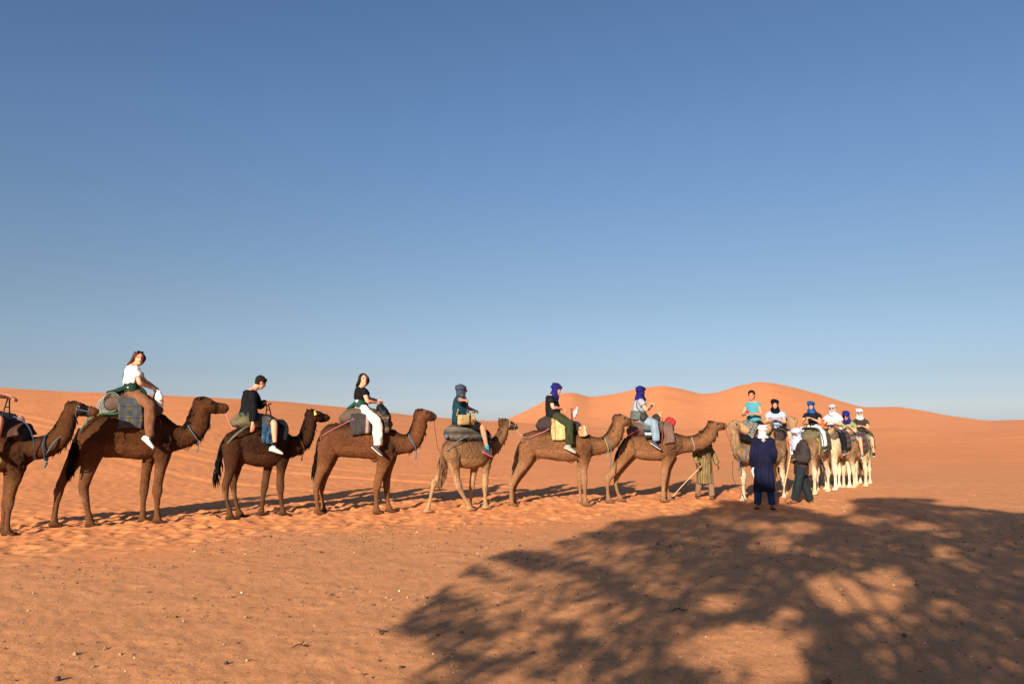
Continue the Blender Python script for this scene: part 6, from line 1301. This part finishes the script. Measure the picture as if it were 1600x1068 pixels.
ST = [(360, 934, .055, 'grey', 'dark grey pointed stone lying alone on the open stony sand'), (384, 965, .045, 'pale', 'pale broken stone on the open sand below the pointed grey one'), (302, 935, .04, 'brown', 'brown pebble left of the pointed grey stone'),
      (353, 1038, .045, 'dark', 'dark flat stone near the bottom edge of the sand'), (386, 1033, .035, 'pale', 'small cream stone beside the dark flat one'), (145, 1042, .04, 'grey', 'grey stone in the gravelly patch at the lower left'), (90, 1064, .06, 'dark', 'blackish stone cut by the bottom edge at the lower left'),
      (567, 1054, .035, 'brown', 'reddish brown pebble near the bottom edge left of the shade'), (812, 853, .05, 'dark', 'dark stone on sunlit sand just outside the shade\'s upper edge'), (1413, 995, .05, 'dark', 'black stone in the deep shade at the lower right'), (1585, 998, .05, 'pale', 'whitish stone in the shade near the right edge'),
      (52, 926, .035, 'pale', 'whitish pebble on the left of the stony flat'), (44, 954, .03, 'pale', 'tiny white pebble at the left edge of the flat'), (977, 1030, .04, 'pale', 'cream pebble in the shade at the bottom centre'), (1281, 780, .045, 'pale', 'pale stone beside the walking man\'s feet'), (1148, 945, .04, 'brown', 'small brown stone on a sunlit patch within the shade'), (626, 1043, .045, 'dark', 'charcoal stone at the tip of the shade\'s left edge')]
for i, (x, y, r, mt, lab) in enumerate(ST):
    G = ground_pt(x, y); o = link('stone', stone_mesh(r, i + 3), SM[mt], None, (G.x, G.y, gz(G.x, G.y) + r * .25), i * 1.3); tagged(o, lab, 'stone', 'stones on the sand')
for i, (x, y, ln, a, lab) in enumerate([(1063, 956, .17, .2, 'dark curled twig lying in the middle of the shade'), (470, 1012, .13, .3, 'short dry twig on the sand left of the shade'), (600, 990, .1, 1.2, 'bent brown twig near the shade\'s left tip')]):
    G = ground_pt(x, y); g = Geo().tube([((-ln / 2, 0, .01), .005, .005), ((-ln * .1, .03, .022), .005, .005), ((ln * .2, -.01, .016), .004, .004), ((ln / 2, .03, .012), .004, .004)], lat=(0, 0, 1), seg=6).tube([((0, .02, .02), .006, .006), ((ln * .2, .08, .03), .003, .003)], lat=(0, 0, 1), seg=5)
    o = link('twig', g.mesh('twig'), stone_mat('twig_brown%d' % i, (70, 50, 38)), None, (G.x, G.y, gz(G.x, G.y)), a); tagged(o, lab, 'twig', 'dry twigs on the sand')
def gravel():
    R = np.random.default_rng(9); n = 30000
    x = R.uniform(-9, 13, n * 2); y = 3.2 + R.uniform(0, 1, n * 2) ** 1.3 * 17; d = y - row_y(x)
    cl = noise2(x * .55, y * .55, 71) * .6 + noise2(x * 1.7, y * 1.7, 72) * .4; k = (R.uniform(0, 1, n * 2) < .22 + 1.0 * sstep(.05, .4, cl)) & (d < -1.2 + .6 * R.normal(size=n * 2)) & (np.abs(x) < y * .75 + 1)
    x, y = x[k][:n], y[k][:n]; n = len(x); r = np.exp(R.normal(-4.95, .5, n)); z = H(x, y)
    base = np.array([(1, 0, 0), (0, 1, 0), (-1, 0, 0), (0, -1, 0), (0, 0, .8), (0, 0, -.5)]); fc = np.array([(0, 1, 4), (1, 2, 4), (2, 3, 4), (3, 0, 4), (1, 0, 5), (2, 1, 5), (3, 2, 5), (0, 3, 5)])
    an = R.uniform(0, 6.28, n); ca, sa = np.cos(an), np.sin(an); v = base[None] * (1 + R.uniform(-.35, .35, (n, 6, 1))) * r[:, None, None] * np.array([1, .75, 1.0])
    vx = v[..., 0] * ca[:, None] - v[..., 1] * sa[:, None] + x[:, None]; vy = v[..., 0] * sa[:, None] + v[..., 1] * ca[:, None] + y[:, None]; vz = v[..., 2] + (z + r * .2)[:, None]
    co = np.stack([vx, vy, vz], -1).reshape(-1, 3); f = (fc[None] + (np.arange(n) * 6)[:, None, None]).reshape(-1, 3)
    me = bpy.data.meshes.new('gravel'); me.from_pydata(co.tolist(), [], f.tolist()); me.update()
    tone = np.array([lin((92, 74, 62)), lin((150, 118, 90)), lin((206, 184, 156)), lin((112, 70, 48))])[R.choice(4, n, p=[.42, .33, .03, .22])]; setcol(me, np.repeat(tone, 6, axis=0))
    o = link('gravel', me, attr_mat('gravel', .9, 80, .2, .002, .3)); o['kind'] = 'stuff'; tagged(o, 'fine scattered grit and gravel on the firm sand', 'gravel')
gravel()
for o in COL.objects:
    for k_ in ('base', '_k', '_'):
        if k_ in o: del o[k_]
